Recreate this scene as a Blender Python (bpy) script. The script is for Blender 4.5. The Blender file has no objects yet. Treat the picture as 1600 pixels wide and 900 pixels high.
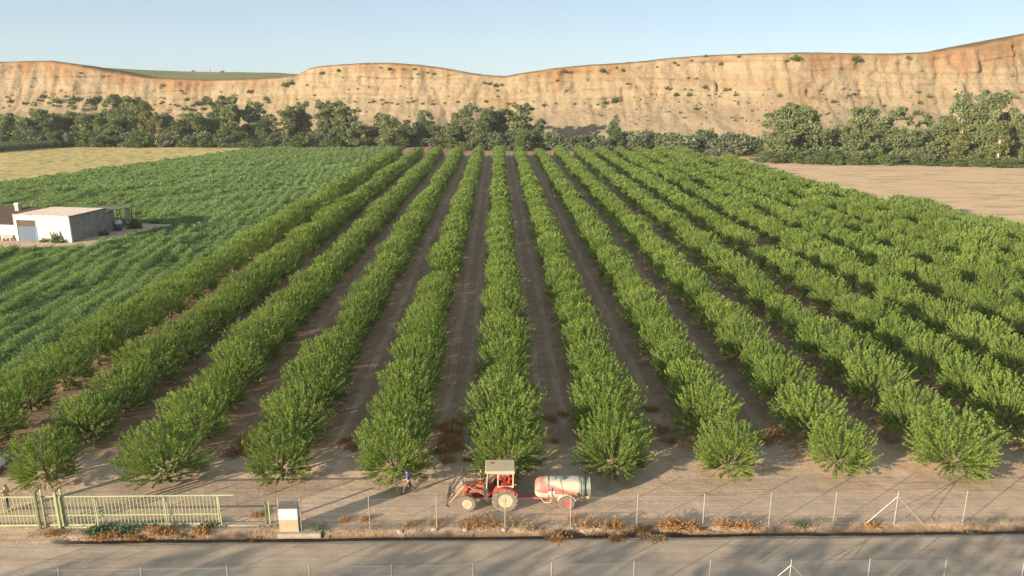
import bpy, math, random
import numpy as np
from mathutils import Vector, Matrix

R = math.radians
rng = np.random.default_rng(11)
random.seed(11)
sc = bpy.context.scene
COL = sc.collection

# ------------------------------------------------------------------ camera numbers (a drone 25 m up)
HAZE = .00011
F = 1180.0 / 1600.0
PITCH = math.atan(312 / 1180.0)
YAW = R(1.07)
H = 25.0
SP, CP = math.sin(PITCH), math.cos(PITCH)
SUN_EL, SUN_AZ = R(12.5), R(233.0)          # azimuth clockwise from +Y

def ray(px, py):
    u = (px - 800) / 1180.0
    v = (py - 450) / 1180.0
    x, y, z = u, CP - v * SP, -SP - v * CP
    c, s = math.cos(YAW), math.sin(YAW)
    return x * c + y * s, -x * s + y * c, z

def at(px, py, z=0.0):
    """where the sight line of a photograph pixel meets the level z (metres)"""
    x, y, d = ray(px, py)
    k = (z - H) / d
    return x * k, y * k

def project(P):
    c, s = math.cos(YAW), math.sin(YAW)
    x = P[..., 0] * c - P[..., 1] * s
    y = P[..., 0] * s + P[..., 1] * c
    z = P[..., 2] - H
    dep = y * CP - z * SP
    up = y * SP + z * CP
    return 800 + 1180 * x / dep, 450 - 1180 * up / dep, dep

# ------------------------------------------------------------------ tagging
ORD = ('first second third fourth fifth sixth seventh eighth ninth tenth eleventh twelfth thirteenth fourteenth fifteenth sixteenth '
       'seventeenth eighteenth nineteenth').split()
TENS = {20: ('twentieth', 'twenty'), 30: ('thirtieth', 'thirty'), 40: ('fortieth', 'forty'), 50: ('fiftieth', 'fifty'),
        60: ('sixtieth', 'sixty'), 70: ('seventieth', 'seventy')}
def nth(n):
    if n <= 19: return ORD[n - 1]
    t = n // 10 * 10
    return TENS[t][0] if n == t else TENS[t][1] + '-' + ORD[n - t - 1]

def tag(o, label=None, cat=None, group=None, kind=None):
    if label: o['label'] = label
    if cat: o['category'] = cat
    if group: o['group'] = group
    if kind: o['kind'] = kind
    return o

def thing(name, label, cat, loc=(0, 0, 0), rz=0.0, group=None):
    o = bpy.data.objects.new(name, None)
    o.empty_display_size = 0.2
    COL.objects.link(o)
    o.location = loc
    o.rotation_euler = (0, 0, rz)
    return tag(o, label, cat, group)

def link_mesh(name, me, parent=None, loc=None):
    o = bpy.data.objects.new(name, me)
    COL.objects.link(o)
    if parent is not None: o.parent = parent
    if loc is not None: o.location = loc
    return o

# ------------------------------------------------------------------ numpy noise
def _hash(ix, iy, seed):
    n = (ix.astype(np.int64) * 374761393 + iy.astype(np.int64) * 668265263 + seed * 144665) & 0x7fffffff
    n = ((n ^ (n >> 13)) * 1274126177) & 0x7fffffff
    return ((n ^ (n >> 16)) & 0xffff) / 65535.0
def vnoise(x, y, seed=0):
    x = np.asarray(x, float); y = np.asarray(y, float)
    ix, iy = np.floor(x), np.floor(y)
    fx, fy = x - ix, y - iy
    fx = fx * fx * (3 - 2 * fx); fy = fy * fy * (3 - 2 * fy)
    a = _hash(ix, iy, seed); b = _hash(ix + 1, iy, seed)
    c = _hash(ix, iy + 1, seed); d = _hash(ix + 1, iy + 1, seed)
    return (a * (1 - fx) + b * fx) * (1 - fy) + (c * (1 - fx) + d * fx) * fy
def fbm(x, y, seed=0, oct=4):
    s = 0; a = 0.5; k = 1.0
    for i in range(oct):
        s = s + a * vnoise(np.asarray(x) * k, np.asarray(y) * k, seed + i * 17); a *= 0.5; k *= 2.03
    return s
def sstep(a, b, x):
    t = np.clip((np.asarray(x, float) - a) / (b - a), 0, 1)
    return t * t * (3 - 2 * t)

# ------------------------------------------------------------------ mesh building
class MB:
    def __init__(self):
        self.v = []; self.f = []; self.m = []; self.mi = 0
    def add(self, vs, fs):
        o = len(self.v)
        self.v += [tuple(p) for p in vs]
        for f in fs:
            self.f.append(tuple(i + o for i in f)); self.m.append(self.mi)
        return self
    def box(self, c, s, rot=None, top=(1, 1), shift=(0, 0)):
        """box centred at c of size s; top scales / shifts its upper face; rot = Matrix or z angle"""
        hx, hy, hz = s[0] / 2, s[1] / 2, s[2] / 2
        P = []
        for z in (-1, 1):
            kx, ky = (top if z > 0 else (1, 1)); ax, ay = (shift if z > 0 else (0, 0))
            for x, y in ((-1, -1), (1, -1), (1, 1), (-1, 1)):
                P.append(Vector((x * hx * kx + ax, y * hy * ky + ay, z * hz)))
        if rot is not None:
            M = rot if not isinstance(rot, (int, float)) else Matrix.Rotation(rot, 3, 'Z')
            P = [M @ p for p in P]
        P = [p + Vector(c) for p in P]
        return self.add(P, [(3, 2, 1, 0), (4, 5, 6, 7), (0, 1, 5, 4), (1, 2, 6, 5), (2, 3, 7, 6), (3, 0, 4, 7)])
    def bar(self, a, b, w, d=None, up=(0, 0, 1)):
        """rectangular bar between two points"""
        a, b = Vector(a), Vector(b); d = d or w
        t = (b - a); L = t.length; t.normalize()
        u = Vector(up)
        if abs(t.dot(u)) > .95: u = Vector((0, 1, 0))
        s = t.cross(u).normalized(); u = s.cross(t)
        return self.box((a + b) / 2, (L, w, d), Matrix((t, s, u)).transposed())
    def path(self, pts, rad, n=8, caps=True, squash=1.0):
        pts = [Vector(p) for p in pts]
        if isinstance(rad, (int, float)): rad = [rad] * len(pts)
        vs = []; prev = None
        for i, p in enumerate(pts):
            t = (pts[min(i + 1, len(pts) - 1)] - pts[max(i - 1, 0)]).normalized()
            if prev is None:
                u = Vector((0, 0, 1)) if abs(t.z) < .9 else Vector((1, 0, 0))
                s = t.cross(u).normalized()
            else:
                s = (prev - t * prev.dot(t)).normalized()
            prev = s; w = t.cross(s)
            for k in range(n):
                a = 2 * math.pi * k / n
                vs.append(p + s * math.cos(a) * rad[i] + w * math.sin(a) * rad[i] * squash)
        fs = []
        for i in range(len(pts) - 1):
            for k in range(n):
                q = (k + 1) % n
                fs.append((i * n + k, i * n + q, (i + 1) * n + q, (i + 1) * n + k))
        if caps:
            fs.append(tuple(range(n - 1, -1, -1))); fs.append(tuple(range((len(pts) - 1) * n, len(pts) * n)))
        return self.add(vs, fs)
    def lathe(self, prof, axis='z', c=(0, 0, 0), n=24, scale=(1, 1), caps=True):
        """profile of (radius, along) turned about an axis through c"""
        vs = []; fs = []; c = Vector(c)
        for r, h in prof:
            for k in range(n):
                a = 2 * math.pi * k / n
                x, y = r * math.cos(a) * scale[0], r * math.sin(a) * scale[1]
                p = {'z': (x, y, h), 'y': (x, h, y), 'x': (h, x, y)}[axis]
                vs.append(c + Vector(p))
        for i in range(len(prof) - 1):
            for k in range(n):
                q = (k + 1) % n
                fs.append((i * n + k, i * n + q, (i + 1) * n + q, (i + 1) * n + k))
        if caps: fs.append(tuple(range(n - 1, -1, -1))); fs.append(tuple(range((len(prof) - 1) * n, len(prof) * n)))
        return self.add(vs, fs)
    def prism(self, poly, y0, y1):
        """outline in (x, z) pulled from y0 to y1"""
        n = len(poly)
        vs = [(x, y0, z) for x, z in poly] + [(x, y1, z) for x, z in poly]
        fs = [tuple(range(n)), tuple(range(2 * n - 1, n - 1, -1))]
        fs += [(k, k + n, (k + 1) % n + n, (k + 1) % n) for k in range(n)]
        return self.add(vs, fs)
    def build(self, name, mats, parent=None, smooth=False, bevel=0.0, seg=2):
        me = bpy.data.meshes.new(name)
        me.from_pydata(self.v, [], self.f)
        for m in (mats if isinstance(mats, (list, tuple)) else [mats]): me.materials.append(m)
        me.polygons.foreach_set('material_index', self.m)
        if smooth: me.polygons.foreach_set('use_smooth', [True] * len(self.f))
        me.update()
        import bmesh
        bm = bmesh.new(); bm.from_mesh(me)
        bmesh.ops.recalc_face_normals(bm, faces=bm.faces); bm.to_mesh(me); bm.free()
        o = link_mesh(name, me, parent)
        if bevel:
            b = o.modifiers.new('b', 'BEVEL'); b.width = bevel; b.segments = seg; b.limit_method = 'ANGLE'; b.angle_limit = R(40)
        if smooth:
            try: me.set_sharp_from_angle(angle=R(45))
            except Exception: pass
        return o

def quads_mesh(name, V, mat, tint=None, n=4):
    """V: (k, n, 3) loose polygons; tint: (k,) one number per polygon"""
    k = len(V)
    me = bpy.data.meshes.new(name)
    me.vertices.add(k * n); me.vertices.foreach_set('co', np.ascontiguousarray(V, np.float32).ravel())
    me.loops.add(k * n); me.loops.foreach_set('vertex_index', np.arange(k * n, dtype=np.int32))
    me.polygons.add(k); me.polygons.foreach_set('loop_start', np.arange(0, k * n, n, dtype=np.int32))
    if tint is not None:
        a = me.attributes.new('tint', 'FLOAT', 'POINT')
        a.data.foreach_set('value', np.repeat(np.asarray(tint, np.float32), n))
    me.materials.append(mat)
    me.update(); me.validate()
    return me

def grid_mesh(name, X, Y, Z, mat, attrs=None, smooth=True, keep=None):
    ny, nx = X.shape
    V = np.stack([X, Y, Z], -1).reshape(-1, 3)
    i = np.arange(ny - 1)[:, None] * nx + np.arange(nx - 1)[None, :]
    Q = np.stack([i, i + 1, i + nx + 1, i + nx], -1).reshape(-1, 4)
    if keep is not None: Q = Q[keep[:-1, :-1].ravel()]
    me = bpy.data.meshes.new(name)
    me.vertices.add(len(V)); me.vertices.foreach_set('co', V.astype(np.float32).ravel())
    me.loops.add(Q.size); me.loops.foreach_set('vertex_index', Q.astype(np.int32).ravel())
    me.polygons.add(len(Q)); me.polygons.foreach_set('loop_start', np.arange(0, Q.size, 4, dtype=np.int32))
    if smooth: me.polygons.foreach_set('use_smooth', np.ones(len(Q), bool))
    for k, a in (attrs or {}).items():
        at_ = me.attributes.new(k, 'FLOAT', 'POINT'); at_.data.foreach_set('value', a.astype(np.float32).ravel())
    me.materials.append(mat); me.update(); me.validate()
    return me

# ------------------------------------------------------------------ materials
class NT:
    def __init__(self, name):
        self.mat = bpy.data.materials.new(name); self.mat.use_nodes = True
        self.t = self.mat.node_tree; self.t.nodes.clear()
        self.out = self.t.nodes.new('ShaderNodeOutputMaterial')
        self._co = None
    def n(self, typ, ins=None, out=0, **props):
        nd = self.t.nodes.new(typ)
        for k, v in props.items(): setattr(nd, k, v)
        for k, v in (ins or {}).items():
            if isinstance(v, bpy.types.NodeSocket): self.t.links.new(v, nd.inputs[k])
            elif v is not None: nd.inputs[k].default_value = v
        return nd.outputs[out]
    def co(self):
        if self._co is None: self._co = self.n('ShaderNodeTexCoord', out=3)
        return self._co
    def math(self, op, a, b=None, c=None, clamp=False):
        ins = {0: a}
        if b is not None: ins[1] = b
        if c is not None: ins[2] = c
        return self.n('ShaderNodeMath', ins, operation=op, use_clamp=clamp)
    def scaled(self, s, rot=(0, 0, 0)):
        return self.n('ShaderNodeMapping', {0: self.co(), 2: rot, 3: s})
    def noise(self, scale, detail=4, rough=.55, vec=None, dist=0.0):
        return self.n('ShaderNodeTexNoise', {'Vector': vec if vec is not None else self.co(), 'Scale': scale, 'Detail': detail, 'Roughness': rough, 'Distortion': dist})
    def ramp(self, x, stops, interp='LINEAR'):
        nd = self.t.nodes.new('ShaderNodeValToRGB'); nd.color_ramp.interpolation = interp
        e = nd.color_ramp.elements
        while len(e) < len(stops): e.new(.5)
        for q, (p, c) in zip(e, stops):
            q.position = p; q.color = (c, c, c, 1) if isinstance(c, (int, float)) else (*c, 1)
        self.t.links.new(x, nd.inputs[0]); return nd.outputs[0]
    def step(self, x, a, b):
        return self.n('ShaderNodeMapRange', {'Value': x, 'From Min': a, 'From Max': b}, interpolation_type='SMOOTHSTEP')
    def mix(self, f, a, b, mode='MIX'):
        c = lambda q: (*q, 1) if isinstance(q, tuple) and len(q) == 3 else q
        nd = self.t.nodes.new('ShaderNodeMix'); nd.data_type = 'RGBA'; nd.blend_type = mode
        for k, v in ((0, f), (6, c(a)), (7, c(b))):
            if isinstance(v, bpy.types.NodeSocket): self.t.links.new(v, nd.inputs[k])
            else: nd.inputs[k].default_value = v
        return nd.outputs[2]
    def bump(self, h, strength=.4, dist=.05):
        return self.n('ShaderNodeBump', {'Strength': strength, 'Distance': dist, 'Height': h})
    def finish(self, col, rough=.8, normal=None, metallic=0.0, spec=.3):
        c = (*col, 1) if isinstance(col, tuple) and len(col) == 3 else col
        b = self.n('ShaderNodeBsdfPrincipled', {'Base Color': c, 'Roughness': rough, 'Metallic': metallic, 'Specular IOR Level': spec})
        if normal is not None: self.t.links.new(normal, b.node.inputs['Normal'])
        self.t.links.new(b, self.out.inputs[0]); return self.mat
    def sep(self, v=None):
        nd = self.t.nodes.new('ShaderNodeSeparateXYZ'); self.t.links.new(v if v is not None else self.co(), nd.inputs[0]); return nd.outputs

def surf(name, col, var=.25, scale=4.0, rough=.6, metallic=0.0, bump=0.0, dust=0.0, dustcol=(.33, .25, .17), spec=.4):
    t = NT(name)
    n1 = t.noise(scale, 5, .6)
    d = tuple(c * (1 - var) for c in col); l = tuple(min(1, c * (1 + var)) for c in col)
    c = t.ramp(n1, [(.3, d), (.7, l)])
    if dust:
        n2 = t.noise(scale * .6 + 1.3, 6, .65)
        c = t.mix(t.math('MULTIPLY', t.step(n2, .35, .7), dust), c, dustcol)
    nm = t.bump(t.noise(scale * 6, 4), .5, bump) if bump else None
    return t.finish(c, rough, nm, metallic, spec)

def leaf_mat(name, dark, mid, light, trans=.35, hue=.0):
    t = NT(name)
    a = t.n('ShaderNodeAttribute', out=2, attribute_name='tint')
    rnd = t.n('ShaderNodeObjectInfo', out=5)
    x = t.math('ADD', t.math('MULTIPLY', a, .82), t.math('MULTIPLY', rnd, .18))
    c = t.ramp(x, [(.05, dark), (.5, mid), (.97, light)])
    c = t.mix(t.math('MULTIPLY', t.math('FRACT', t.math('MULTIPLY', rnd, 7.31)), .35), c, tuple(q * .72 for q in mid))
    d = t.n('ShaderNodeBsdfPrincipled', {'Base Color': c, 'Roughness': .55, 'Specular IOR Level': .25})
    tr = t.n('ShaderNodeBsdfTranslucent', {'Color': t.mix(1.0, c, (1.0, 1.0, .55), 'MULTIPLY')})
    m = t.n('ShaderNodeMixShader', {0: trans, 1: d, 2: tr})
    t.t.links.new(m, t.out.inputs[0]); return t.mat

# --- ground
def ground_material():
    t = NT('dry_earth')
    X, Y, Z = t.sep()
    big = t.noise(.09, 5, .6); mid = t.noise(.9, 6, .62); fine = t.noise(7.0, 6, .7)
    sand = t.ramp(mid, [(.25, (.38, .262, .182)), (.5, (.53, .38, .272)), (.78, (.61, .46, .337))])
    sand = t.mix(t.math('MULTIPLY', t.step(big, .42, .62), .6), sand, (.42, .325, .24))
    # tilled, darker soil in the orchard
    soil = t.ramp(mid, [(.25, (.205, .13, .08)), (.55, (.29, .193, .124)), (.8, (.37, .26, .175))])
    edge = t.math('ADD', Y, t.math('MULTIPLY', t.math('SUBTRACT', t.noise(.35, 4), .5), 6.0))
    m_or = t.math('MULTIPLY', t.step(edge, 46.5, 52.5), t.math('SUBTRACT', 1.0, t.step(X, 86.5, 87.5)))
    m_or = t.math('MULTIPLY', m_or, t.step(X, -44, -41))
    c = t.mix(m_or, sand, soil)
    # pale wheel tracks along the lanes
    lane = t.math('ABSOLUTE', t.math('SUBTRACT', t.math('FLOORED_MODULO', t.math('SUBTRACT', X, 0.4), 7.5), 3.75))
    wob = t.math('MULTIPLY', t.math('SUBTRACT', t.noise(.12, 2, vec=t.scaled((1, .35, 1))), .5), .9)
    tr = t.math('SUBTRACT', 1.0, t.step(t.math('ABSOLUTE', t.math('SUBTRACT', t.math('ADD', lane, wob), .85)), .18, .5))
    tr = t.math('MULTIPLY', t.math('MULTIPLY', tr, t.step(Y, 45, 49)), t.step(t.noise(.8, 4, vec=t.scaled((1.4, .25, 1))), .3, .6))
    c = t.mix(t.math('MULTIPLY', tr, .6), c, (.40, .31, .22))
    rut = t.noise(1.0, 5, .7, vec=t.scaled((5.5, .22, 1)))
    lm = t.math('MULTIPLY', t.step(Y, 45, 50), t.step(rut, .50, .72))
    c = t.mix(t.math('MULTIPLY', lm, .35), c, (.13, .096, .07))
    # track across the headland, ruts along X
    hr = t.noise(1.0, 6, .7, vec=t.scaled((.12, 3.2, 1)))
    hm = t.math('MULTIPLY', t.math('SUBTRACT', 1.0, t.step(Y, 44, 46.5)), t.step(hr, .47, .68))
    c = t.mix(t.math('MULTIPLY', hm, .55), c, (.24, .18, .13))
    # orange plant litter under the first trees
    lt = t.math('MULTIPLY', t.math('MULTIPLY', t.step(Y, 44.5, 46.5), t.math('SUBTRACT', 1.0, t.step(Y, 50, 55))), t.step(t.noise(.55, 6, .7), .52, .66))
    c = t.mix(t.math('MULTIPLY', lt, .65), c, (.40, .20, .07))
    # dark weedy bank soil in the roadside ditch, floor shade painted into the colour
    di = t.math('MULTIPLY', t.math('MULTIPLY', t.step(Y, 38.0, 38.3), t.math('SUBTRACT', 1.0, t.step(t.math('ADD', Y, t.math('MULTIPLY', t.noise(1.6, 5, .7), .9)), 39.35, 39.75))), t.step(X, DITCH_X, DITCH_X + 2))
    c = t.mix(t.math('MULTIPLY', di, .8), c, t.ramp(t.noise(3.5, 6, .75), [(.35, (.07, .05, .035)), (.55, (.13, .09, .055)), (.75, (.235, .165, .10))]))
    c = t.mix(t.step(fine, .62, .8), c, t.mix(.5, c, (.5, .42, .33)))
    c = t.mix(t.math('MULTIPLY', t.math('SUBTRACT', 1.0, t.step(fine, .22, .4)), .5), c, (.13, .095, .07))
    b1 = t.bump(t.noise(2.2, 7, .7), .7, .10)
    b2 = t.n('ShaderNodeBump', {'Strength': .7, 'Distance': .05, 'Height': t.noise(9, 5, .65), 'Normal': b1})
    b3 = t.n('ShaderNodeBump', {'Strength': .8, 'Distance': .07, 'Height': t.math('ADD', t.math('MULTIPLY', rut, t.step(Y, 45, 50)), t.math('MULTIPLY', hr, t.math('SUBTRACT', 1.0, t.step(Y, 44, 47)))), 'Normal': b2})
    return t.finish(c, .95, b3, spec=.1)

def road_material():
    t = NT('gravel_road')
    X, Y, Z = t.sep()
    mid = t.noise(.8, 6, .65); fine = t.noise(11, 5, .7)
    c = t.ramp(mid, [(.25, (.36, .275, .20)), (.55, (.46, .36, .268)), (.8, (.54, .435, .33))])
    ru = t.noise(1.0, 6, .7, vec=t.scaled((.07, 2.0, 1)))
    c = t.mix(t.math('MULTIPLY', t.step(ru, .45, .66), .5), c, (.30, .235, .18))
    c = t.mix(t.math('MULTIPLY', t.step(t.noise(1.0, 5, .7, vec=t.scaled((.05, 1.3, 1)), dist=.4), .52, .7), .55), c, (.50, .40, .30))
    c = t.mix(t.step(fine, .64, .8), c, (.47, .41, .35))
    c = t.mix(t.math('MULTIPLY', t.math('SUBTRACT', 1.0, t.step(fine, .2, .36)), .5), c, (.12, .1, .08))
    b = t.bump(t.math('ADD', t.noise(8, 6, .7), t.math('MULTIPLY', ru, 1.2)), .6, .05)
    return t.finish(c, .95, b, spec=.1)

def stubble_material(name, cols, green, gs=.5, stretch=(1, 1, 1), rz=0.0, gth=.56):
    t = NT(name)
    v = t.scaled(stretch, (0, 0, rz))
    m = t.noise(.35, 7, .7, vec=v); m2 = t.noise(2.2, 5, .7, vec=v)
    c = t.ramp(t.math('ADD', t.math('MULTIPLY', m, .6), t.math('MULTIPLY', m2, .4)), [(.32, cols[0]), (.5, cols[1]), (.7, cols[2])])
    g = t.math('MULTIPLY', t.step(t.noise(gs, 7, .75, vec=v), gth, gth + .1), t.step(t.noise(.03, 3), .25, .5))
    c = t.mix(t.math('MULTIPLY', g, .8), c, green)
    return t.finish(c, .95, t.bump(m2, .8, .15), spec=.1)

def cliff_material():
    t = NT('sandstone')
    X, Y, Z = t.sep()
    rel = t.n('ShaderNodeAttribute', out=2, attribute_name='rel')
    warp = t.math('MULTIPLY', t.noise(.03, 4), 5.0)
    zz = t.math('ADD', Z, warp)
    cm = t.n('ShaderNodeCombineXYZ', {0: t.math('MULTIPLY', X, .012), 1: t.math('MULTIPLY', Y, .012), 2: t.math('MULTIPLY', zz, .55)})
    strata = t.noise(1.0, 5, .6, vec=cm)
    face = t.ramp(strata, [(.28, (.30, .215, .125)), (.46, (.338, .256, .156)), (.6, (.368, .292, .19)), (.75, (.318, .235, .137))])
    talus = t.ramp(t.noise(.12, 7, .68), [(.25, (.27, .20, .128)), (.5, (.335, .258, .168)), (.75, (.375, .298, .20))])
    ft = t.step(t.math('ADD', rel, t.math('MULTIPLY', t.math('SUBTRACT', t.noise(.035, 4), .5), .35)), .38, .6)
    c = t.mix(ft, talus, face)
    # rust-orange earth washing down from the rim
    cs = t.n('ShaderNodeCombineXYZ', {0: t.math('MULTIPLY', X, .055), 1: 0.0, 2: t.math('MULTIPLY', Z, .012)})
    st = t.noise(1.0, 5, .65, vec=cs)
    ends = t.math('ADD', t.math('MULTIPLY', t.step(X, 40, 190), .09), t.math('MULTIPLY', t.step(X, -110, -170), .10))
    om = t.step(t.math('ADD', t.math('ADD', rel, ends), t.math('MULTIPLY', t.math('SUBTRACT', st, .5), 1.5)), .84, 1.14)
    c = t.mix(t.math('MULTIPLY', om, .66), c, t.ramp(t.noise(.2, 5), [(.3, (.25, .115, .045)), (.7, (.32, .175, .082))]))
    pt = t.step(t.noise(.03, 5, .6), .56, .68)
    c = t.mix(t.math('MULTIPLY', pt, .45), c, (.29, .18, .09))
    # greyish vertical runs
    gr = t.math('MULTIPLY', t.step(t.noise(1.0, 4, .6, vec=t.n('ShaderNodeCombineXYZ', {0: t.math('MULTIPLY', X, .02), 1: 3.7, 2: t.math('MULTIPLY', Z, .006)})), .6, .7), t.step(X, -60, -110))
    c = t.mix(t.math('MULTIPLY', gr, .6), c, (.18, .145, .12))
    # dry grass on the plateau
    top = t.n('ShaderNodeAttribute', out=2, attribute_name='top')
    c = t.mix(top, c, t.ramp(t.noise(.3, 5), [(.3, (.14, .085, .04)), (.7, (.25, .155, .07))]))
    sp = t.noise(.55, 6, .75)
    c = t.mix(t.math('MULTIPLY', t.step(sp, .6, .72), .3), c, (.27, .18, .1))
    b = t.bump(t.noise(.35, 9, .74), .95, 1.7)
    b1 = t.n('ShaderNodeBump', {'Strength': .4, 'Distance': .4, 'Height': t.noise(1.4, 6, .7), 'Normal': b})
    b2 = t.n('ShaderNodeBump', {'Strength': .45, 'Distance': .4, 'Height': strata, 'Normal': b1})
    return t.finish(c, .95, b2, spec=.08)

DITCH_X = at(95, 830)[0]
M = {}
M['ground'] = ground_material()
M['road'] = road_material()
M['stubble'] = stubble_material('yellow_stubble', [(.38, .28, .10), (.53, .40, .17), (.66, .52, .26)], (.17, .20, .055), .42, (1, .4, 1), .2, .47)
M['bare'] = stubble_material('pale_dry_field', [(.46, .30, .185), (.58, .40, .26), (.67, .49, .34)], (.27, .28, .11), .2, (.3, 1, 1), .1, .5)
M['yard'] = stubble_material('trodden_earth', [(.38, .25, .16), (.50, .35, .25), (.58, .43, .32)], (.2, .2, .08), .5, (1, 1, 1), 0, .62)
M['cliff'] = cliff_material()
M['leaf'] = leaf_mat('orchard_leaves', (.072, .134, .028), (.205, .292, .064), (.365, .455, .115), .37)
M['crop'] = leaf_mat('feathery_crop', (.085, .155, .058), (.185, .285, .098), (.29, .385, .145), .42)
M['euc'] = leaf_mat('grey_green_leaves', (.11, .145, .066), (.185, .225, .10), (.28, .315, .148), .38)
M['olive'] = leaf_mat('dark_leaves', (.08, .115, .05), (.135, .18, .08), (.21, .26, .115), .36)
M['yel'] = leaf_mat('yellow_green_leaves', (.11, .13, .045), (.19, .205, .07), (.29, .28, .10), .36)
M['silver'] = leaf_mat('silvery_leaves', (.10, .125, .075), (.165, .195, .115), (.24, .265, .16), .28)
M['shrub'] = leaf_mat('scrub_leaves', (.07, .105, .03), (.125, .175, .052), (.19, .235, .075), .35)
M['weed'] = leaf_mat('blue_green_weed', (.06, .10, .05), (.12, .17, .09), (.17, .22, .12), .3)
M['dry'] = leaf_mat('dry_stems', (.22, .115, .045), (.40, .22, .09), (.55, .34, .16), .25)
M['dryp'] = leaf_mat('straw_stems', (.20, .15, .08), (.36, .27, .15), (.50, .40, .25), .25)
M['bark'] = surf('bark', (.12, .085, .06), .35, 9, .9, bump=.03)
M['palebark'] = surf('pale_bark', (.46, .38, .28), .25, 2, .85, bump=.03)
M['soilmound'] = surf('crop_soil', (.06, .095, .032), .3, 1.2, .95, bump=.05)
M['steelpost'] = surf('galvanised_post', (.42, .40, .36), .1, 3, .45, .35)
M['wire'] = surf('wire', (.42, .41, .39), .1, 3, .45, .6)
M['gate_green'] = surf('green_gate_paint', (.30, .37, .165), .14, 2.5, .5, dust=.35)
M['gate_dark'] = surf('dark_green_steel', (.075, .105, .06), .2, 3, .5, dust=.3)
M['gate_pale'] = surf('pale_gate_bars', (.33, .38, .225), .12, 2.5, .5, dust=.3)
M['concrete'] = surf('concrete', (.33, .285, .225), .22, 3, .9, bump=.02, dust=.3)
M['cabinet_white'] = surf('white_cabinet', (.56, .55, .53), .06, 2, .6, dust=.12)
M['cabinet_base'] = surf('stained_plinth', (.38, .31, .20), .2, 2.5, .8, dust=.3)
M['slate'] = surf('dark_cap', (.13, .12, .115), .2, 5, .8, dust=.3)
M['black'] = surf('black_paint', (.035, .033, .032), .3, 6, .5, dust=.4)
M['rubber'] = surf('dusty_rubber', (.16, .135, .105), .35, 9, .9, dust=.6, dustcol=(.34, .28, .21))
M['rubber_black'] = surf('car_tyre_rubber', (.03, .03, .03), .2, 8, .8, dust=.15)
M['rim_cream'] = surf('cream_rim', (.52, .45, .31), .15, 5, .5, dust=.25)
M['rim_red'] = surf('red_rim', (.50, .075, .075), .25, 6, .5, dust=.3)
M['orange'] = surf('orange_paint', (.44, .07, .028), .25, 3, .4, dust=.5, dustcol=(.42, .22, .12))
M['red'] = surf('dark_red_paint', (.34, .035, .028), .3, 4, .45, dust=.4, dustcol=(.4, .2, .13))
M['cream'] = surf('cream_roof_paint', (.40, .335, .235), .12, 2.0, .5, dust=.3, dustcol=(.48, .38, .25))
M['white_frame'] = surf('white_cab_frame', (.47, .43, .34), .1, 4, .5, dust=.2)
M['rust'] = surf('rusty_yellow_bar', (.55, .33, .10), .3, 5, .7, dust=.3)
M['greybar'] = surf('worn_grey_bar', (.36, .33, .28), .2, 5, .5, .3, dust=.3)
M['fan'] = surf('dark_teal_paint', (.10, .14, .135), .3, 4, .5, dust=.4, dustcol=(.3, .3, .25))
M['redseat'] = surf('red_vinyl', (.44, .05, .028), .15, 5, .5)
M['glass'] = surf('dark_glass', (.03, .04, .045), .1, 2, .1, spec=.6)
M['lamp'] = surf('lamp_glass', (.7, .66, .55), .1, 4, .2)
M['carwhite'] = surf('white_car_paint', (.74, .76, .80), .03, 2, .25, spec=.6)
M['skin'] = surf('skin', (.46, .25, .16), .1, 8, .55)
M['blue'] = surf('blue_shirt', (.035, .085, .46), .2, 9, .8)
M['trouser'] = surf('brown_trousers', (.125, .085, .07), .25, 9, .85)
M['hair'] = surf('dark_hair', (.018, .012, .01), .2, 20, .6)
M['shoe'] = surf('dark_shoes', (.04, .032, .028), .2, 9, .6)
M['yshirt'] = surf('pale_yellow_shirt', (.52, .43, .23), .12, 8, .8)
M['teal'] = surf('dark_teal_trousers', (.025, .055, .06), .2, 9, .85)
M['phone'] = surf('pale_phone', (.6, .6, .58), .05, 9, .3)
M['bluedoor'] = None

def limewash():
    t = NT('peeling_limewash')
    X, Y, Z = t.sep()
    c = t.ramp(t.noise(1.2, 5, .6), [(.3, (.43, .425, .41)), (.7, (.54, .535, .52))])
    top = t.step(t.math('ADD', Z, t.math('MULTIPLY', t.math('SUBTRACT', t.noise(.9, 6, .7), .5), 2.6)), 4.1, 4.7)
    low = t.math('SUBTRACT', 1.0, t.step(t.math('ADD', Z, t.math('MULTIPLY', t.math('SUBTRACT', t.noise(1.3, 5, .7), .5), 1.2)), .05, .3))
    pe = t.math('MULTIPLY', t.math('MAXIMUM', top, low), t.step(t.noise(3.0, 5, .7), .42, .55))
    c = t.mix(t.math('MULTIPLY', pe, .85), c, t.ramp(t.noise(4, 4), [(.3, (.16, .105, .07)), (.7, (.30, .215, .155))]))
    sk = t.step(t.noise(1.0, 5, .7, vec=t.scaled((2.2, 2.2, .22))), .5, .72)
    c = t.mix(t.math('MULTIPLY', sk, .4), c, (.27, .25, .22))
    ch = t.step(t.noise(.7, 6, .7), .66, .7)
    c = t.mix(t.math('MULTIPLY', ch, .6), c, (.34, .28, .24))
    return t.finish(c, .9, t.bump(t.noise(6, 5), .5, .03), spec=.2)
M['limewash'] = limewash()
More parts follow.
